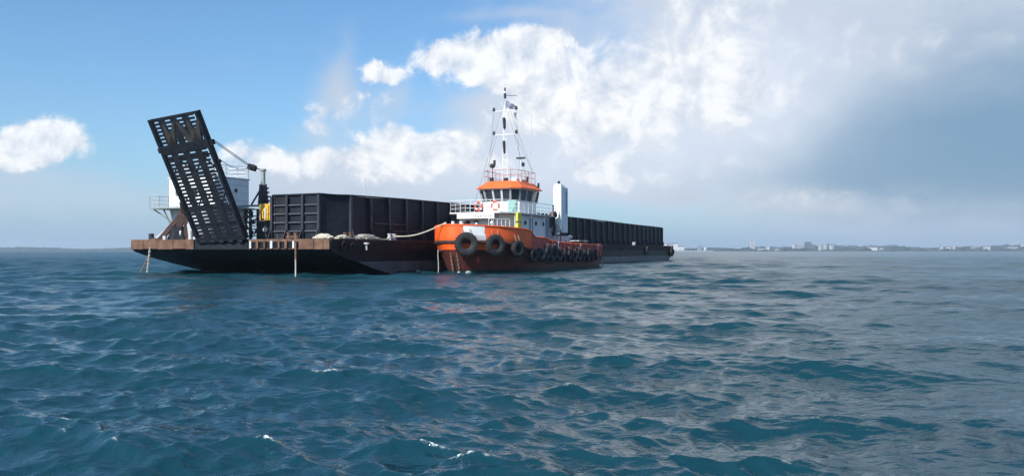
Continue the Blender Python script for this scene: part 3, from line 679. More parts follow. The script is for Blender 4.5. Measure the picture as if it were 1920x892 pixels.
# rusty winch frame left of the post
for tt in (8.75, 9.5, 10.0): MB().box(2.4, 2.6, tt, tt+.12, DZ+.03, 5.0).build('winch_frame_post', 'rust_dark', barge)
for k in range(5): MB().box(2.3, 2.42, 8.7, 10.1, DZ+.3+k*.5, DZ+.38+k*.5).build('winch_frame_rail', 'rust_dark', barge)
for k, (tt, z) in enumerate(((9.2, 3.2), (9.75, 3.6), (9.1, 4.0), (9.7, 4.4), (9.25, 4.7))):
    m_ = MB(); m_.lathe([(.08, -.1), (.17, -.08), (.17, -.04), (.1, 0), (.17, .04), (.17, .1), (.06, .12)], (2.2, tt, z), (1, .2*(k % 2), 0), 14); m_.build('sheave', 'rust' if k % 2 else 'rust_dark', barge, smooth_=True)
m_ = MB(); m_.box(1.2, 1.9, 9.4, 10.4, DZ+.03, DZ+.35); m_.build('red_valve_box', 'red', barge)
# hoist wires from ramp to post
lug1 = RM @ Vector((HW+.2 if xv.y < 0 else -HW-.2, 7.3, -.38)); lug2 = RM @ Vector((HW+.12 if xv.y < 0 else -HW-.12, 5.9, -.4))
blk = Vector((2.0, 8.95, 8.12)); tp = Vector((ps, pt+.1, 7.93))
for off in (-.06, .06): MB().tube(lug1+Vector((0, 0, off)), blk+Vector((0, 0, off)), .025, 6).build('hoist_wire', 'wire', barge)
pts = [lug2.lerp(blk, i/8)-Vector((0, 0, .35*math.sin(math.pi*i/8))) for i in range(9)]
MB().path(pts, .022).build('hoist_wire', 'wire', barge)
m_ = MB(); m_.bar(blk+Vector((0, .3, .1)), blk-Vector((0, .35, .12)), .3, .42); m_.tube(blk-Vector((.22, 0, 0)), blk+Vector((.22, 0, 0)), .24, 12); m_.build('hoist_block', 'black', barge)
MB().tube(blk, tp, .05, 8).build('hoist_wire', 'wire', barge)

# ------------------------------------------------------------------ tug
tug = empty('tugboat', TUG0, RZ, 'orange hulled harbour tug with white wheelhouse lying alongside the black barge', 'tugboat')
DK = ([-.0, .3, .9, 1.9, 2.9, 3.9, 4.9, 6.9, 9, 22, 25.5, 27.5], [0, .85, 1.55, 2.4, 3.0, 3.35, 3.58, 3.75, 3.8, 3.75, 3.5, 3.1])
WLn = ([0, .5, 2, 4, 6, 9, 21, 24.5, 26.5], [0, .55, 1.7, 2.75, 3.35, 3.7, 3.6, 3.2, 2.7])
def hb(d, z):
    f = min(1, max(-.3, z/2.55)); return (1-f)*float(np.interp(d, *WLn))+f*float(np.interp(d, *DK)) if d > 0 else 0.0
def us(z): return -.92*min(1.0, max(-.5, z/2.75))            # the stem rakes forward
UT = 26.6
def hp(u, z, side, off=0.0):
    """point on the hull skin; side -1 = port (towards the open sea), +1 = starboard (barge)"""
    d = u-us(z); y = side*hb(d, z)
    if off:
        e = .05; dn = (hb(d+e, z)-hb(max(0, d-e), z))/(2*e if d > e else e+d)
        n = Vector((-dn, side, 0)).normalized(); return Vector((u, y-.15, z))+n*off
    return Vector((u, y-.15, z))
def ustations(n=46): return [0.0]+[26.6*(i/n)**1.5+.05 for i in range(1, n+1)]
def zrub(u): return float(np.interp(u, [-1, 3, 5, 7, 9.5, 12, 27], [2.52, 2.45, 2.2, 1.85, 1.55, 1.35, 1.15]))
def ztopb(u): return float(np.interp(u, [-1, 0, 2.5, 5.5, 6.9, 7.9, 10.2, 11, 13.5, 20, 26, 27], [3.84, 3.80, 3.70, 3.58, 3.50, 2.93, 2.9, 2.72, 2.55, 2.42, 2.42, 2.5]))
def skin(name, m, zlo, zhi, u0=0.0, u1=UT, off=0.0, thick=0.0, lab=None, levels=6, transom=True):
    """a closed strip of hull plating between two height functions, both sides and round the stem"""
    ds = [d for d in ustations() if u0 <= d <= u1]; ds = sorted(set([u0]+ds+[u1]))
    loop = [(d, 1) for d in reversed(ds)]+[(d, -1) for d in ds if d > 0 or u0 > 0]
    if u0 > 0: loops = [[(d, 1) for d in ds], [(d, -1) for d in ds]]
    else: loops = [loop]
    mb = MB()
    for lp in loops:
        outer = []; inner = []
        for j in range(levels+1):
            for d, sd2 in lp:
                z = zlo(d)+(zhi(d)-zlo(d))*j/levels; u = d+us(z)
                if d > UT-.01: u = UT
                outer.append(hp(u, z, sd2, off)); 
                if thick: inner.append(hp(u, z, sd2, off-thick))
        n = len(lp); fs = []
        for j in range(levels):
            for i in range(n-1): fs.append((j*n+i, j*n+i+1, (j+1)*n+i+1, (j+1)*n+i))
        if thick:
            o = len(outer)
            fs += [tuple(k+o for k in f[::-1]) for f in list(fs)]
            for i in range(n-1):
                fs.append((i, i+1, i+1+o, i+o)); t_ = levels*n; fs.append((t_+i, t_+i+o, t_+i+1+o, t_+i+1))
        elif u0 == 0.0 and transom and u1 >= UT:
            fs.append(tuple([j*n for j in range(levels+1)]+[j*n+n-1 for j in range(levels, -1, -1)]))
        mb.add(outer+inner, fs)
    return mb.build(name, m, tug, smooth_=True, angle=50, label=lab)
skin('hull', 'red_dark', lambda u: -.9, lambda u: zrub(u)+.02, off=0)
skin('waterline_band', 'weed', lambda u: -.25, lambda u: .32, off=.012, thick=.03)
skin('lower_strake', 'orange', lambda u: max(1.72, zrub(u)-.62), lambda u: zrub(u)-.14, 0, 2.7, off=.05, thick=.06, lab='orange band under the bow rubbing strake')
skin('bulwark', 'orange', lambda u: zrub(u)+.05, ztopb, 0, 7.2, off=.02, thick=.09)
skin('aft_bulwark', 'red', lambda u: zrub(u)+.05, ztopb, 7.22, UT, off=.02, thick=.09, lab='red bulwark along the low aft deck')  # aft run coloured a deeper red than the bow bulwark
for nm, zf, r in (('rubbing_strake', lambda u: zrub(u), .13), ('cap_rail', lambda u: ztopb(u)+.02, .06)):
    ds = ustations(60)
    pts = [hp(d+us(zf(d)) if d < UT-.6 else UT, zf(d), 1, .03) for d in reversed(ds) if d <= UT]+[hp(d+us(zf(d)), zf(d), -1, .03) for d in ds if 0.2 < d < UT-.3]
    MB().path(pts, r, 8).build(nm, 'rust_dark' if nm == 'rubbing_strake' else 'orange', tug, smooth_=True)
ds = [d for d in ustations() if 0 < d < 10 or d >= 0 and d < .01]
def lowrail(u0, u1, z, m='rust_dark', r=.09):
    for sd2 in (-1, 1): MB().path([hp(u0+(u1-u0)*i/20, z if not callable(z) else z(u0+(u1-u0)*i/20), sd2, .05) for i in range(21)], r, 8).build('rubbing_strake', m, tug, smooth_=True)
lowrail(.2, 11, lambda u: zrub(u)-.68)
# decks and transom
def deck(name, u0, u1, z, m):
    n = 20; us_ = [u0+(u1-u0)*i/n for i in range(n+1)]
    poly = [(u, -.15-(hb(u-us(z), z)-.05)) for u in us_]+[(u, -.15+hb(u-us(z), z)-.05) for u in reversed(us_)]
    MB().prism(poly, z-.08, z).build(name, m, tug)
deck('fore_deck', -.4, 10.2, 2.85, 'deck_steel'); deck('aft_deck', 10.22, UT-.05, 1.62, 'deck_steel')
m_ = MB(); m_.box(UT-.02, UT+.1, -3.1, 2.8, 1.2, 2.5); m_.build('transom_bulwark', 'red', tug)
m_ = MB(); m_.box(10.15, 10.2, -3.8, 3.5, 1.6, 2.86); m_.build('deck_break', 'white', tug)
# white sprayed patch and anchor recess on the port bow
def hull_patch(name, u0, u1, z0, z1, m, off, lab=None):
    mb = MB(); n = 8; out = []; inn = []
    for j in range(4):
        z = z0+(z1-z0)*j/3
        for i in range(n+1):
            u = u0+(u1-u0)*i/n+.25*j/3*(-1 if False else 0); out.append(hp(u, z, -1, off)); inn.append(hp(u, z, -1, 0))
    N_ = n+1; fs = []
    for j in range(3):
        for i in range(n): fs.append((j*N_+i, j*N_+i+1, (j+1)*N_+i+1, (j+1)*N_+i))
    o = len(out); fs += [tuple(k+o for k in f[::-1]) for f in list(fs)]
    for i in range(n): fs.append((i, i+1, i+1+o, i+o)); t_ = 3*N_; fs.append((t_+i, t_+i+o, t_+i+1+o, t_+i+1))
    for j in range(3): fs.append((j*N_, (j+1)*N_, (j+1)*N_+o, j*N_+o)); fs.append((j*N_+n, j*N_+n+o, (j+1)*N_+n+o, (j+1)*N_+n))
    mb.add(out+inn, fs); mb.build(name, m, tug, smooth_=True, label=lab)
hull_patch('name_patch', -.50, .75, 2.98, 3.76, 'white', .045, 'white painted patch on the port bow')
hull_patch('name_patch', .2, .85, 2.62, 3.1, 'white_dull', .04)
# fore deck fittings
for u, y in ((.9, -.2), (.9, .55)): MB().tube((u, y, 2.85), (u, y, 4.15), .13, 12).build('towing_bitt', 'white', tug, smooth_=True)
MB().box(.82, .98, -.45, .8, 3.6, 3.72).build('bitt_crossbar', 'white', tug)
m_ = MB(); m_.lathe([(.15, -.5), (.42, -.48), (.42, -.4), (.2, -.36), (.2, .36), (.42, .4), (.42, .48), (.15, .5)], (2.3, .6, 3.75), (0, 1, 0), 18); m_.build('windlass_drum', 'black', tug, smooth_=True)
m_ = MB(); m_.box(2.0, 2.6, .0, .2, 2.85, 4.0); m_.box(2.0, 2.6, 1.15, 1.3, 2.85, 4.0); m_.build('windlass_frame', 'black', tug, bevel=.03)
MB().tube((-.65, .35, 3.8), (-.65, .35, 4.02), .1, 10).build('stem_post', 'white_dull', tug)
# lower house
LH = [(4.3, -1.9), (5.3, -2.75), (13.0, -2.75), (13.0, 2.45), (5.3, 2.45), (4.3, 1.6)]
lh = MB().prism(LH, 2.855, 4.86).build('lower_deckhouse', 'white', tug, bevel=.04)
for u, y, ang in ((4.28, -1.2, 0), (4.28, .2, 0), (4.28, 1.0, 0)):
    MB().lathe([(.19, 0), (.19, .05), (.14, .07)], (u, y, 4.15), (-1, 0, 0), 16).build('porthole', 'black', lh, smooth_=True)
for u in (7.6, 9.9, 11.6): MB().lathe([(.19, 0), (.19, .05), (.14, .07)], (u, -2.76, 4.2), (0, -1, 0), 16).build('porthole', 'black', lh, smooth_=True)
d_ = MB().box(8.5, 9.2, -2.81, -2.76, 2.95, 4.65).build('door', 'grey_blue', lh); MB().box(8.6, 8.66, -2.86, -2.81, 3.7, 3.9).build('handle', 'black', lh)
d2 = MB().box(12.1, 12.75, -2.81, -2.76, 2.95, 4.65).build('door', 'grey_blue', lh)
MB().box(10.3, 13.05, -2.80, -2.752, 1.64, 2.85).build('side_plate', 'grey_blue', tug); MB().box(10.4, 12.9, -2.75, 2.45, 1.64, 2.854).build('engine_casing', 'grey_blue', tug)
# name on the front of the house: the letters cannot be made out in the photograph, only a row of dark strokes
BD = [(3.3, -2.5), (4.6, -3.25), (13.6, -3.25), (13.6, 2.95), (4.6, 2.95), (3.3, 2.2)]
MB().prism(BD, 4.865, 4.98).build('bridge_deck', 'white_dull', tug)
MB().box(3.26, 3.3, -1.95, 1.5, 4.45, 4.86).build('name_board', 'white', tug)
for k in range(7):
    y0 = -.22-k*.235
    m_ = MB(); m_.box(3.235, 3.262, y0-.025, y0+.025, 4.56, 4.74)
    if k % 3 == 0: m_.box(3.235, 3.262, y0-.12, y0-.026, 4.70, 4.74)
    elif k % 3 == 1: m_.box(3.235, 3.262, y0-.12, y0-.026, 4.56, 4.60); m_.box(3.235, 3.262, y0-.12, y0-.09, 4.601, 4.74)
    else: m_.box(3.235, 3.262, y0-.11, y0-.026, 4.63, 4.67)
    m_.build('painted_letter', 'letter', tug)
m_ = MB(); rails(m_, [(13.5, -3.2, 4.98), (4.65, -3.2, 4.98), (3.38, -2.48, 4.98), (3.38, 2.18, 4.98), (4.65, 2.9, 4.98), (13.5, 2.9, 4.98)], .98, .024, .85, 3); m_.build('bridge_railing', 'rail', tug)
m_ = MB()
for u in (4.7, 8.0, 11.0, 13.4): m_.tube((u, -3.15, 2.9 if u < 10 else 1.65), (u, -3.15, 4.86), .05, 8)
m_.tube((3.5, -1.6, 2.9), (3.5, -1.6, 4.86), .05, 8); m_.build('deck_pillars', 'rail', tug)
# foredeck breastwork that shows white above the orange bulwark
m_ = MB(); rails(m_, [(4.2, -2.9, 2.86), (2.0, -2.1, 2.86)], 1.5, .03, .5, 1); m_.build('fore_railing', 'rail', tug)
MB().box(4.05, 4.28, -1.85, 1.55, 3.55, 4.0).build('spray_coaming', 'white', tug)
# wheelhouse: walls lean outwards towards the roof
def octo(u0, u1, yw, c, yo=-.15): return [(u0, yo-yw+c), (u0+c*.9, yo-yw), (u1, yo-yw), (u1, yo+yw), (u0+c*.9, yo+yw), (u0, yo+yw-c)]
wb = octo(7.75, 11.9, 1.78, .62)
wh = MB().prism(wb, 4.985, 6.10).build('wheelhouse', 'white', tug)
wt = octo(7.45, 12.0, 1.95, .66)
core_b = octo(7.95, 11.7, 1.58, .6); core_t = octo(7.65, 11.8, 1.75, .62)
MB().prism(core_b, 6.10, 7.12, core_t).build('cabin_interior', 'black', wh)
def lerp2(P, Q, f): return (P[0]+(Q[0]-P[0])*f, P[1]+(Q[1]-P[1])*f)
def win_face(i, n, m_post='grey_pale', edge=.10):
    b0, b1 = wb[i], wb[(i+1) % 6]; t0, t1 = wt[i], wt[(i+1) % 6]
    for k in range(n+1):
        f = k/n; p = lerp2(b0, b1, f); q = lerp2(t0, t1, f)
        fr_ = MB().bar((p[0], p[1], 6.10), (q[0], q[1], 7.12), .17, .12, up=(-1, 0, .2)).build('window_frame', m_post, wh)
    for k in range(n):
        L_ = math.dist(b0, b1)/n; g0 = (k+.09/L_)/n; g1 = (k+1-.09/L_)/n
        ps_ = [lerp2(b0, b1, g0), lerp2(b0, b1, g1), lerp2(t0, t1, g1), lerp2(t0, t1, g0)]
        zs_ = (6.17, 6.17, 7.06, 7.06)
        fw = .07
        mid = ((b0[0]+b1[0])/2-9.8, (b0[1]+b1[1])/2+.15); ln = math.hypot(*mid); nx, ny = -mid[0]/ln*.05, -mid[1]/ln*.05
        outer = [(ps_[j][0]+nx*.2, ps_[j][1]+ny*.2, zs_[j]) for j in range(4)]; inn = [(ps_[j][0]+nx, ps_[j][1]+ny, zs_[j]) for j in range(4)]
        MB().add(outer+inn, [(0, 1, 2, 3), (7, 6, 5, 4), (0, 4, 5, 1), (1, 5, 6, 2), (2, 6, 7, 3), (3, 7, 4, 0)]).build('window_pane', 'glass', wh)
win_face(5, 3); win_face(0, 1); win_face(1, 3, 'grey_blue'); win_face(3, 3); win_face(4, 1); win_face(2, 3)
MB().prism(octo(7.42, 12.03, 1.98, .66), 7.125, 7.2).build('roof_edge', 'grey_pale', wh)
eave = octo(7.12, 12.3, 2.2, .72); topr = octo(8.0, 11.9, 1.55, .5)
MB().prism(eave, 7.205, 7.3).build('eave', 'orange_roof', wh)
rf = MB().prism(octo(7.15, 12.27, 2.17, .72), 7.303, 7.88, topr).build('roof', 'orange_roof', wh)
MB().box(8.35, 8.75, -.0, .55, 7.75, 7.95).build('roof_vent', 'rust_dark', rf)
m_ = MB(); rp = [(x+.0, y, 7.85) for x, y in octo(7.85, 12.0, 1.62, .5)]; rails(m_, rp, 1.0, .022, .8, 2, True); m_.build('roof_railing', 'rail_red', wh)
for u, y, hh in ((8.2, .75, 1.0), (8.5, -.5, .9), (10.8, -1.2, .8)):
    MB().box(u-.12, u+.12, y-.16, y+.16, 7.88, 7.88+hh*.35).build('equipment_box', 'rust_dark' if y < 0 else 'black', wh)
def light_fit(mb, p, r=.13, h_=.28):
    mb.lathe([(r*.8, 0), (r, .03), (r*.85, h_*.8), (r*.5, h_)], p, (0, 0, 1), 10)
m_ = MB(); m_.tube((8.1, .62, 7.88), (8.1, .62, 9.2), .035, 6); m_.lathe([(.17, -.22), (.2, -.1), (.2, .15), (.12, .22)], (8.1, .62, 9.25), (-1, 0, -.1), 12); m_.box(8.0, 8.2, .35, .5, 9.3, 9.75); m_.build('searchlight', 'black', wh, smooth_=True)
m_ = MB(); m_.tube((9.5, -1.45, 7.88), (9.5, -1.45, 9.95), .04, 6); m_.build('radar_post', 'mast', wh)
m_ = MB(); m_.box(9.35, 9.65, -1.85, -1.1, 9.92, 10.05); m_.lathe([(.14, 0), (.15, .25), (.08, .35)], (9.5, -1.7, 9.25), (0, 0, 1), 10); m_.build('radar_scanner', 'black', wh)
m_ = MB(); m_.tube((12.0, -2.1, 7.2), (12.0, -2.1, 7.5), .03, 6); m_.tube((12.0, -2.1, 7.45), (12.0, -2.1, 7.95), .1, 10); m_.build('side_horn', 'black', wh)
m_ = MB(); m_.tube((10.9, -1.5, 7.9), (10.9, -1.5, 8.45), .12, 10); m_.build('exhaust_cowl', 'rust_dark', wh)
MB().tube((11.3, -1.55, 7.9), (11.3, -1.75, 14.1), .018, 6).build('whip_antenna', 'grey_pale', wh)
MB().tube((8.9, 1.0, 7.9), (8.9, 1.1, 10.6), .014, 6).build('whip_antenna', 'grey_pale', wh)
# teal side board and yellow gear at the port rail
MB().box(4.9, 4.96, -3.26, -2.45, 4.99, 6.0).build('side_light_board', 'teal', tug, label='pale teal board at the port bridge wing')
# mast
mu, mv = 9.15, -.1
mast = MB()
def leg(y0, y1, z0, z1, u0=mu, u1=mu, r=.045): mast.tube((u0, mv+y0, z0), (u1, mv+y1, z1), r, 8)
leg(.26, .10, 7.88, 14.3, r=.034); leg(-.26, -.10, 7.88, 14.3, r=.034); leg(0, 0, 7.88, 14.3, mu+.55, mu+.1, r=.034)
for k in range(9):
    z = 8.6+k*.62; f = (z-7.88)/6.4; mast.tube((mu, mv+.26-.13*f, z), (mu, mv-.26+.13*f, z), .02, 6); mast.tube((mu, mv-.26+.13*f, z), (mu+.55-.45*f, mv, z), .015, 6)
    mast.tube((mu, mv+.26-.13*f, z), (mu, mv-.26+.13*(f+.1), z+.62), .014, 6)
mast.tube((mu, mv, 14.2), (mu, mv, 16.0), .05, 8)
mastO = mast.build('mast', 'mast', tug, smooth_=True)
for z in (14.2, 12.1):
    m_ = MB(); m_.tube((mu, mv-1.15, z), (mu, mv+1.15, z), .035, 8); cr = m_.build('crosstree', 'mast', mastO, smooth_=True)
    for sgn in (-1, 1):
        m2 = MB(); light_fit(m2, (mu, mv+sgn*1.1, z+.04), .13, .32); m2.build('navigation_light', 'black', mastO, smooth_=True)
for z0, z1 in ((12.55, 13.6), (10.4, 11.55)):
    m_ = MB(); m_.lathe([(.05, 0), (.1, .1), (.12, (z1-z0)*.55), (.14, (z1-z0)*.9), (.06, z1-z0)], (mu-.12, mv, z0), (0, .04, 1), 10); m_.build('lamp_cluster', 'black', mastO, smooth_=True)
m_ = MB(); m_.tube((mu, mv, 15.3), (mu, mv, 15.75), .11, 10); m_.tube((mu, mv, 15.95), (mu, mv, 16.25), .07, 10); m_.build('masthead_light', 'black', mastO, smooth_=True)
MB().tube((mu, mv, 15.55), (mu+.1, mv-1.1, 15.5), .03, 6).build('gaff', 'wire', mastO)
for y0, z0, p in ((-1.1, 14.2, (8.9, -1.75, 7.95)), (1.1, 14.2, (8.9, 1.45, 7.95)), (0, 15.3, (3.5, -.1, 5.9)), (0, 15.0, (16.5, -.2, 4.6)), (-.9, 12.1, (11.8, -1.7, 8.8)), (-.1, 15.2, (12.0, -1.6, 8.8)), (.8, 12.1, (8.3, 1.3, 8.8))):
    MB().tube((mu, mv+y0, z0), p, .011, 5).build('stay_wire', 'wire', mastO)
# flag
fl = MB(); vs = []; nx_, nz_ = 10, 6
for j in range(nz_+1):
    for i in range(nx_+1):
        f = i/nx_; droop = .45*f*f
        vs.append((mu+.12+.13*math.sin(f*7+j*.6)*f, mv-.05-.85*f, 15.05-.6*j/nz_*(1-.2*f)-droop+.05*math.sin(f*9)))
fs = [(j*(nx_+1)+i, j*(nx_+1)+i+1, (j+1)*(nx_+1)+i+1, (j+1)*(nx_+1)+i) for j in range(nz_) for i in range(nx_)]
fl.add(vs, fs)
def world(o_root, p): return (o_root.matrix_world @ Vector(p))
bpy.context.view_layer.update()
def place(o, root): o.location = root.location; o.rotation_euler = root.rotation_euler; return o
flag = place(fl.build('flag', 'flagm', smooth_=True, label='faded dark flag drooping from the tug mast top', cat='flag'), tug)
md = flag.modifiers.new('cloth', 'SOLIDIFY'); md.thickness = .012
# lower drooping pennant
m_ = MB().add([(mu+.1, mv-.75, 14.0), (mu+.12, mv-1.05, 14.0), (mu+.1, mv-.95, 13.35), (mu+.14, mv-.75, 14.0), (mu+.16, mv-1.05, 14.0), (mu+.14, mv-.95, 13.35)], [(0, 1, 2), (5, 4, 3), (0, 3, 4, 1), (1, 4, 5, 2), (2, 5, 3, 0)])
place(m_.build('pennant', 'flagm', label='small dark pennant hanging under the upper mast crosstree', cat='pennant'), tug)
# funnels
def funnel(y, lab):
    x0, x1 = 14.2, 15.95
    poly = [(x0, y-.4), (x1, y-.4), (x1, y+.4), (x0, y+.4)]
    fo = MB().prism(poly, 3.5, 7.75).build('funnel', 'white', tug, bevel=.06, label=lab)
    m_ = MB(); m_.add([(x0+.05, y-.38, 7.755), (x1-.5, y-.38, 7.755), (x1-.5, y+.38, 7.755), (x0+.05, y+.38, 7.755), (x0+.05, y-.3, 8.0), (x1-.9, y-.3, 7.95), (x1-.9, y+.3, 7.95), (x0+.05, y+.3, 8.0)], [(3, 2, 1, 0), (4, 5, 6, 7), (0, 1, 5, 4), (1, 2, 6, 5), (2, 3, 7, 6), (3, 0, 4, 7)]); m_.build('funnel_top', 'white', fo)
    MB().tube((x0+.45, y, 7.95), (x0+.4, y, 8.3), .12, 12).build('exhaust_pipe', 'black', fo, smooth_=True)
    for k in range(4): MB().box(x1+.005, x1+.09, y-.33, y+.33, 5.6+k*.5, 5.95+k*.5).build('louvre', 'grey_blue', fo)
    MB().box(x1-.6, x1-.25, y-.42, y-.402, 5.3, 7.4).build('side_panel', 'grey_blue', fo)
funnel(-3.05, 'white square port funnel'); funnel(2.1, 'white square starboard funnel')
m_ = MB(); m_.box(14.0, 17.2, -3.2, -1.6, 1.63, 3.2); cas = m_.build('aft_casing', 'white_dull', tug, bevel=.04)
MB().box(13.05, 14.4, -2.4, 2.2, 1.63, 3.9).build('aft_house', 'white', tug)
m_ = MB(); n_ = 8
arch = [(15.6, 1.7), (16.15, 1.7), (16.15, 2.5)]+[(15.875+.275*math.cos(math.pi*k/n_), 2.5+.275*math.sin(math.pi*k/n_)) for k in range(1, n_)]+[(15.6, 2.5)]
m_.add([(x, -3.23, z) for x, z in arch]+[(x, -3.203, z) for x, z in arch], [tuple(range(len(arch))), tuple(range(2*len(arch)-1, len(arch)-1, -1))]+[(i, len(arch)+i, len(arch)+(i+1) % len(arch), (i+1) % len(arch)) for i in range(len(arch))]); m_.build('arched_door', 'black', cas)
m_ = MB(); m_.lathe([(.15, -.45), (.42, -.43), (.42, -.35), (.22, -.3), (.22, .3), (.42, .35), (.42, .43), (.15, .45)], (14.0, -3.15, 3.85), (1, .0, 0), 18); m_.build('hose_reel', 'green_grey', tug, smooth_=True)
m_ = MB(); m_.box(13.6, 14.1, -3.4, -2.9, 3.3, 3.55); m_.build('reel_bracket', 'white', tug)
m_ = MB(); m_.sphere((13.3, -3.05, 5.1), .36, 12); m_.tube((13.35, -3.1, 3.2), (13.35, -3.1, 4.8), .12, 8); m_.build('fire_monitor', 'rust_dark', tug, smooth_=True)
MB().tube((13.1, -3.1, 5.4), (13.1, -3.1, 5.95), .07, 8).build('fender_light', 'black', tug)
# aft deck gear
m_ = MB(); m_.tube((18.2, -2.6, 1.62), (18.2, -2.6, 2.95), .13, 10); m_.path([(18.2, -2.6, 2.9), (18.22, -2.62, 3.12), (18.38, -2.7, 3.2), (18.55, -2.78, 3.12)], .15, 10); m_.build('gooseneck_vent', 'vent_w', tug, smooth_=True)
m_ = MB(); m_.box(20.5, 22.3, -2.8, -1.6, 1.63, 2.75); m_.build('deck_locker', 'rust', tug, bevel=.04)
m_ = MB(); m_.box(20.2, 22.9, -3.0, -1.4, 2.76, 2.84); m_.build('locker_lid', 'white_dull', tug)
m_ = MB(); m_.lathe([(.3, -.6), (.75, -.58), (.75, -.5), (.35, -.45), (.35, .45), (.75, .5), (.75, .58), (.3, .6)], (19.4, 0, 2.4), (0, 1, 0), 20); m_.build('towing_winch', 'black', tug, smooth_=True)
for u in (21.8, 23.0): MB().tube((u, .4, 1.6), (u, .4, 3.3), .09, 8).build('tow_hook_post', 'rust_dark', tug)
MB().box(21.7, 23.1, .3, .5, 3.1, 3.25).build('tow_bar', 'rust', tug)
for u, dz in ((24.3, 0), (25.2, -.1)):
    m_ = MB(); m_.bar(hp(u, 2.2, -1, .06), hp(u, .95, -1, .08), .1, .14); m_.build('fender_frame', 'red', tug)
for k in range(10):
    u = 10.6+k*1.45; MB().bar(hp(u, ztopb(u)-.02, -1, .1), hp(u, zrub(u)+.12, -1, .1), .09, .08).build('bulwark_rib', 'white_dull' if k % 4 == 1 else 'red', tug)

for u, y in ((23.9, -2.3), (24.6, 1.8), (18.9, 2.2)):
    m_ = MB(); m_.tube((u, y, 1.6), (u, y, 2.85), .12, 10); m_.tube((u, y, 2.85), (u, y, 2.95), .2, 12); m_.build('deck_bollard', 'rust_dark', tug, smooth_=True)
for k, (u, y) in enumerate(((1.6, -1.2), (2.9, -1.9), (3.4, 1.4))):
    m_ = MB(); m_.tube((u, y, 2.85), (u, y, 3.9+.1*k), .06, 8); m_.lathe([(.09, 0), (.14, .06), (.1, .2)], (u, y, 3.85+.1*k), (0, 0, 1), 10); m_.build('air_vent', ('white_dull', 'white', 'rust_dark')[k], tug, smooth_=True)
MB().path([(13.6, -2.95, 5.0), (13.8, -3.0, 4.2), (14.1, -3.45, 3.6), (14.2, -3.4, 2.6), (14.15, -3.3, 1.7)], .05, 6).build('hose', 'black', tug, smooth_=True)
MB().box(9.6, 10.3, -1.0, -.4, 7.88, 8.25).build('life_raft_box', 'white', tug, bevel=.05)
# yellow gear by the port rail, lifebuoys
yr = empty('equipment_rack', TUG0, RZ, 'bright yellow equipment rack at the port rail below the wheelhouse', 'rack')
m_ = MB(); m_.box(4.5, 5.3, -3.5, -3.3, 4.2, 4.95); m_.build('upper_case', 'yellow_gear', yr, bevel=.05)
m_ = MB(); m_.box(4.45, 5.32, -3.52, -3.3, 3.5, 4.08); m_.build('lower_case', 'yellow_gear', yr, bevel=.05)
m_ = MB(); m_.box(4.52, 4.6, -3.4, -3.31, 2.85, 4.86); m_.box(5.2, 5.28, -3.4, -3.31, 2.85, 4.86); m_.build('frame', 'rust_dark', yr)
m_ = MB(); m_.box(4.5, 5.28, -3.55, -3.525, 3.62, 3.7); m_.build('strap', 'black', yr)
def lifebuoy(u, y, z, lab):
    root = empty('lifebuoy', TUG0, RZ, lab, 'lifebuoy', 'lifebuoys on the bridge rail')
    m_ = MB(); pts = [(u, y+.33*math.cos(a_), z+.33*math.sin(a_)) for a_ in [2*math.pi*i/24 for i in range(24)]]; m_.path(pts, .085, 8, True)
    m_.build('ring', 'ring', root, smooth_=True)
    for k in range(4):
        a0 = math.pi/4+k*math.pi/2
        MB().path([(u, y+.33*math.cos(a0+d), z+.33*math.sin(a0+d)) for d in (-.2, 0, .2)], .092, 8).build('white_band', 'ring_white', root, smooth_=True)
lifebuoy(3.26, -.55, 5.45, 'red and white lifebuoy on the front bridge rail, farther from the teal board')
lifebuoy(3.27, -2.05, 5.45, 'red and white lifebuoy on the front bridge rail, nearer the teal board')

# tyre fenders -----------------------------------------------------
def tyre_mesh(R, wd):
    m_ = MB(); prof = [(R*.42, -wd*.30), (R*.52, -wd*.46), (R*.84, -wd*.5), (R*.94, -wd*.42), (R*.955, -wd*.2), (R, -wd*.18), (R, -.02), (R*.955, -.01), (R*.955, .01), (R, .02), (R, wd*.18), (R*.955, wd*.2), (R*.94, wd*.42), (R*.84, wd*.5), (R*.52, wd*.46), (R*.42, wd*.30), (R*.55, wd*.1), (R*.55, -wd*.1)]
    m_.lathe(prof, (0, 0, 0), (0, 0, 1), 36, True)
    for k in range(24):          # shoulder lugs
        a_ = 2*math.pi*k/24
        for sgn in (-1, 1):
            c = Vector((math.cos(a_)*R*.965, math.sin(a_)*R*.965, sgn*wd*.34)); e = Vector((math.cos(a_), math.sin(a_), 0))
            m_.bar(c-e*.03, c+e*.055*R, .07*R, wd*.2)
    return m_
tm = {}
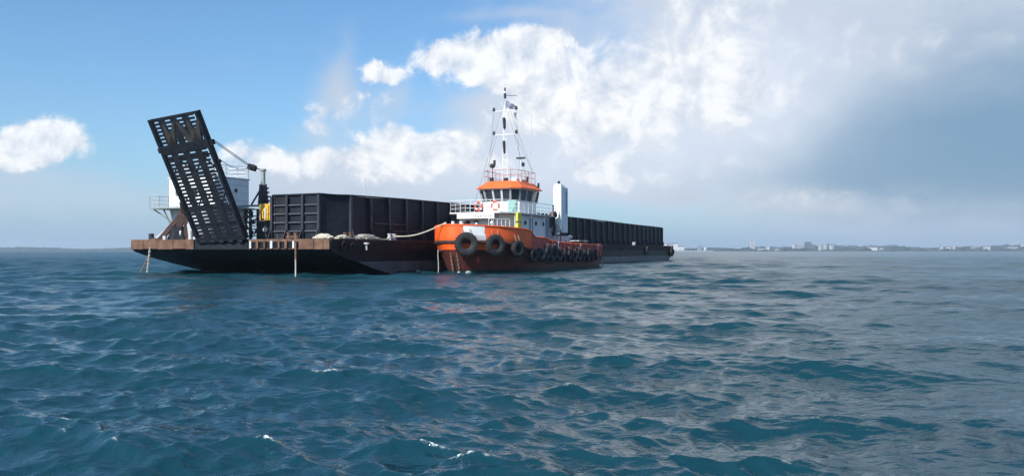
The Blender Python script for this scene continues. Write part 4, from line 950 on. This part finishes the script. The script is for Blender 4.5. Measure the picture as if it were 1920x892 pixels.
def tyre(loc, nrm, R, wd, lab, grp, hang=0.8, root=None):
    key = (round(R, 2), round(wd, 2))
    if key not in tm:
        o = tyre_mesh(R, wd).build('tyre_fender', 'tyre', smooth_=True, angle=40); tm[key] = o.data
    else:
        o = bpy.data.objects.new('tyre_fender', tm[key]); C.objects.link(o)
    mw = Matrix.Translation(root.location) @ Matrix.Rotation(RZ, 4, 'Z')
    wn = (mw.to_3x3() @ Vector(nrm)).normalized(); wl = mw @ Vector(loc)
    q = wn.to_track_quat('Z', 'Y'); o.rotation_mode = 'QUATERNION'; o.rotation_quaternion = q @ Vector((0, 0, 1)).rotation_difference(Vector((0, 0, 1))); o.location = wl
    tag(o, lab, 'tyre', grp)
    inv = (Matrix.Translation(wl) @ q.to_matrix().to_4x4()).inverted()
    for sg in (-.35, .35):
        side = Vector((0, 0, 1)).cross(wn).normalized()
        top = wl+Vector((0, 0, hang+R*.5))+side*sg*R*1.0-wn*wd*.35; bot = wl+Vector((0, 0, R*.78))+side*sg*R*.9
        m_ = MB(); m_.path([inv @ (bot-Vector((0, 0, R*.2))+wn*wd*.1), inv @ (bot+wn*wd*.32), inv @ (bot+Vector((0, 0, R*.28))-wn*0), inv @ top], .03, 5); m_.build('hanging_chain', 'chain', o)
    return o
def hull_n(u, z, side=-1):
    p = hp(u, z, side, 0); q = hp(u, z, side, .1); return (q-p).normalized()
TYRES = [(-.28, 2.33, .9, .5, 'largest tyre fender, right at the stem of the tug'), (1.5, 2.25, .82, .46, 'second big tyre fender on the port bow'), (3.75, 1.95, .68, .4, 'third tyre fender where the bow turns into the port side')]
for u, z, R, wd, lb in TYRES:
    off = wd*.5+.2; tyre(hp(u, z, -1, off), hull_n(u, z)+Vector((0, 0, -.06)), R, wd, lb, 'tyre fenders on the tug', .75, tug)
names = ['small tyre hanging under the deckhouse, first after the three big ones', 'small tyre below the blue grey door of the tug', 'tall dark tyre ahead of the deck break', 'tyre hanging just behind the deck break',
         'tyre below the white square funnel', 'tyre under the arched door', 'tyre just behind the arched door casing', 'tyre below the white gooseneck vent', 'tyre just aft of the gooseneck vent', 'tyre ahead of the rusty deck locker',
         'tyre under the forward end of the deck locker', 'tyre under the aft end of the deck locker', 'last tyre in the port side row']
for k, lb in enumerate(names):
    u = 6.6+k*1.33; R = [.60, .54, .66, .72, .58, .52, .60, .55, .63, .54, .60, .52, .57][k]; z = [1.45, 1.5, 1.65, 1.6, 1.45, 1.35, 1.45, 1.3, 1.4, 1.32, 1.38, 1.3, 1.4][k]
    tyre(hp(u, z, -1, .24), hull_n(u, z)+Vector((random.uniform(-.28, .28), 0, random.uniform(-.22, .12))), R, .28, lb, 'tyre fenders on the tug', .45, tug)
tyre((26.9, -2.6, 1.25), (.75, -.6, 0), .62, .34, 'tyre wrapped on the port stern corner of the tug', 'tyre fenders on the tug', .5, tug)
tyre((79, -.25, 1.75), (0, -1, 0), .55, .3, 'lone tyre hanging from the far side of the barge', 'tyre fenders on the barge', .4, barge)
tyre((94.6, -.3, 1.6), (0, -1, 0), .8, .4, 'forward one of the big tyres at the barge stern', 'tyre fenders on the barge', .4, barge)
tyre((97.35, .6, 1.6), (.9, -.4, 0), .8, .4, 'big tyre on the aft corner of the barge stern', 'tyre fenders on the barge', .4, barge)
MB().box(92.2, 96.9, -.05, .5, DZ+.1, DZ+.22).build('stern_plank', 'white_dull', barge)

# ropes and chains -------------------------------------------------
def BWp(s_, t_, z): return BARGE0+AX*s_+BX*t_+Vector((0, 0, z))
def TWp(u, y, z): return TUG0+AX*u+BX*y+Vector((0, 0, z))
m_ = MB(); A_ = BWp(8.2, .45, DZ+.35); Bq = TWp(-.7, .35, 3.95)
pts = []
for i in range(25):
    f = i/24; p = A_.lerp(Bq, f); p.z -= .42*math.sin(math.pi*f)*(1.0-.3*f); pts.append(p)
m_.path(pts, .055, 6); m_.build('mooring_rope', 'rope', smooth_=True, label='pale mooring rope from the barge bitts to the tug stem', cat='rope')
m_ = MB(); pts = [BWp(s_, t_, DZ+.06+z) for s_, t_, z in ((8.2, .6, .3), (7.6, .5, .02), (7.0, .62, .0), (6.3, .45, .02), (5.4, .6, 0))]; m_.path(pts, .05, 6); m_.build('rope_tail', 'rope', smooth_=True, label='thin rope lying along the barge edge before the white bitts', cat='rope')
def rope_heap(c, sx, sy, hgt, lab, seed):
    rg = random.Random(seed); m_ = MB(); pts = []; n = 260
    for i in range(n):
        a_ = i*.47+rg.uniform(-.2, .2); r_ = (.35+.65*rg.random()); lay = i/n
        pts.append(Vector((c[0]+math.cos(a_)*sx*r_*(1-.55*lay), c[1]+math.sin(a_)*sy*r_*(1-.55*lay), DZ+.07+lay*hgt*(1-.25*r_)+rg.uniform(-.02, .02))))
    o = m_; o.path(pts, .05, 5); ob = o.build('rope_heap', 'rope', smooth_=True, label=lab, cat='rope', group='heaps of rope on the barge bow'); place(ob, barge)
rope_heap((.75, 1.2), .45, 1.0, .34, 'heap of pale rope nearest the bow corner of the barge', 1)
rope_heap((2.2, .6), 1.0, .45, .26, 'middle heap of pale rope by the bow corner', 4)
rope_heap((5.0, .62), 2.0, .42, .38, 'long heap of pale rope at the foot of the cargo wall', 2)
# anchor chain on the left, made of links
def chain(name, p, q, lab, n, r=.035, sag=0.0, cat='chain', m='chain'):
    mb = MB(); p = Vector(p); q = Vector(q); L_ = (q-p).length/n
    for i in range(n):
        c = p.lerp(q, (i+.5)/n); c.z -= sag*math.sin(math.pi*(i+.5)/n); d = (q-p).normalized()
        s_ = d.cross(Vector((0, 0, 1))) if abs(d.z) < .9 else d.cross(Vector((1, 0, 0))); s_.normalize()
        if i % 2: s_ = s_.cross(d)
        pts = [c+d*math.cos(a_)*L_*.66+s_*math.sin(a_)*L_*.36 for a_ in [2*math.pi*k/8 for k in range(8)]]
        mb.path(pts, r, 5, True)
    return mb.build(name, m, smooth_=True, label=lab, cat=cat)
K['chain_pale'] = mat('salt_white_chain', (.42, .39, .36), .8, .3, 6, rust=.25, rustc=(.2, .12, .08))
chain('anchor_chain', BWp(-.25, 17.15, 2.0), BWp(-.3, 17.45, -.3), 'pale anchor chain hanging into the water under the left bow corner', 15, .055, 0, m='chain_pale')
chain('anchor_chain', BWp(-.25, 17.3, 1.4), BWp(-.7, 17.9, -.3), 'darker second anchor chain slanting beside the pale one', 12, .03, 0)
m_ = MB(); p0 = hp(.6, 2.0, 1, .15)
m_.path([TUG0+AX*p0.x+BX*p0.y+Vector((0, 0, z))+AX*.05*math.sin(z*3) for z in (1.9, 1.4, .9, .4, -.2)], .035, 6); m_.build('hanging_rope', 'rope', smooth_=True, label='thin pale rope hanging down the tug bow on the barge side', cat='rope')
for k, (u, lb) in enumerate(((-.62, 'rusty chain hanging from the tug stem'), (-.25, 'rusty chain hanging under the largest tyre'))):
    pp = TUG0+AX*(u-.12)+BX*(-.15-.35*k)+Vector((0, 0, 1.6)); chain('bow_chain', pp, pp+AX*.55+Vector((0, 0, -1.75)), lb, 12, .03)
for k, (u, v, lb) in enumerate(((-.5, -.75, 'small pale float bobbing at the tug stem'), (-.25, -1.45, 'larger greenish float bobbing right of the tug stem'))):
    p = TWp(u, v, .08); m_ = MB(); r_ = (.12, .2)[k]; m_.lathe([(.05, -r_*1.3), (r_*.8, -r_*.7), (r_, 0), (r_*.8, r_*.7), (.06, r_*1.3)], p, (1, .5, .15), 14); m_.build('float', 'rope' if k == 0 else 'green_grey', smooth_=True, label=lb, cat='float', group='floats at the tug bow')
m_ = MB(); pts = [TWp(UT+.3+.1*i, -2.9-.02*i, 1.4-.25*i) for i in range(6)]; m_.path(pts, .06, 6); m_.build('stern_rope', 'rope', smooth_=True, label='pale rope end dangling from the tug stern corner', cat='rope')

# ------------------------------------------------------------------ haze: even pale air over the sea and the far shore
hz = MB().box(-6600, 6600, -6600, 6600, -1.6, 75)
m = bpy.data.materials.new('haze_air'); m.use_nodes = True; t = m.node_tree; t.nodes.clear()
pv = t.nodes.new('ShaderNodeVolumePrincipled'); pv.inputs['Color'].default_value = (.74, .87, 1.0, 1); pv.inputs['Density'].default_value = .00016; pv.inputs['Anisotropy'].default_value = 0.2
om = t.nodes.new('ShaderNodeOutputMaterial'); t.links.new(pv.outputs[0], om.inputs['Volume'])
ho = hz.build('haze', m, label='thin pale sea haze', kind='stuff')
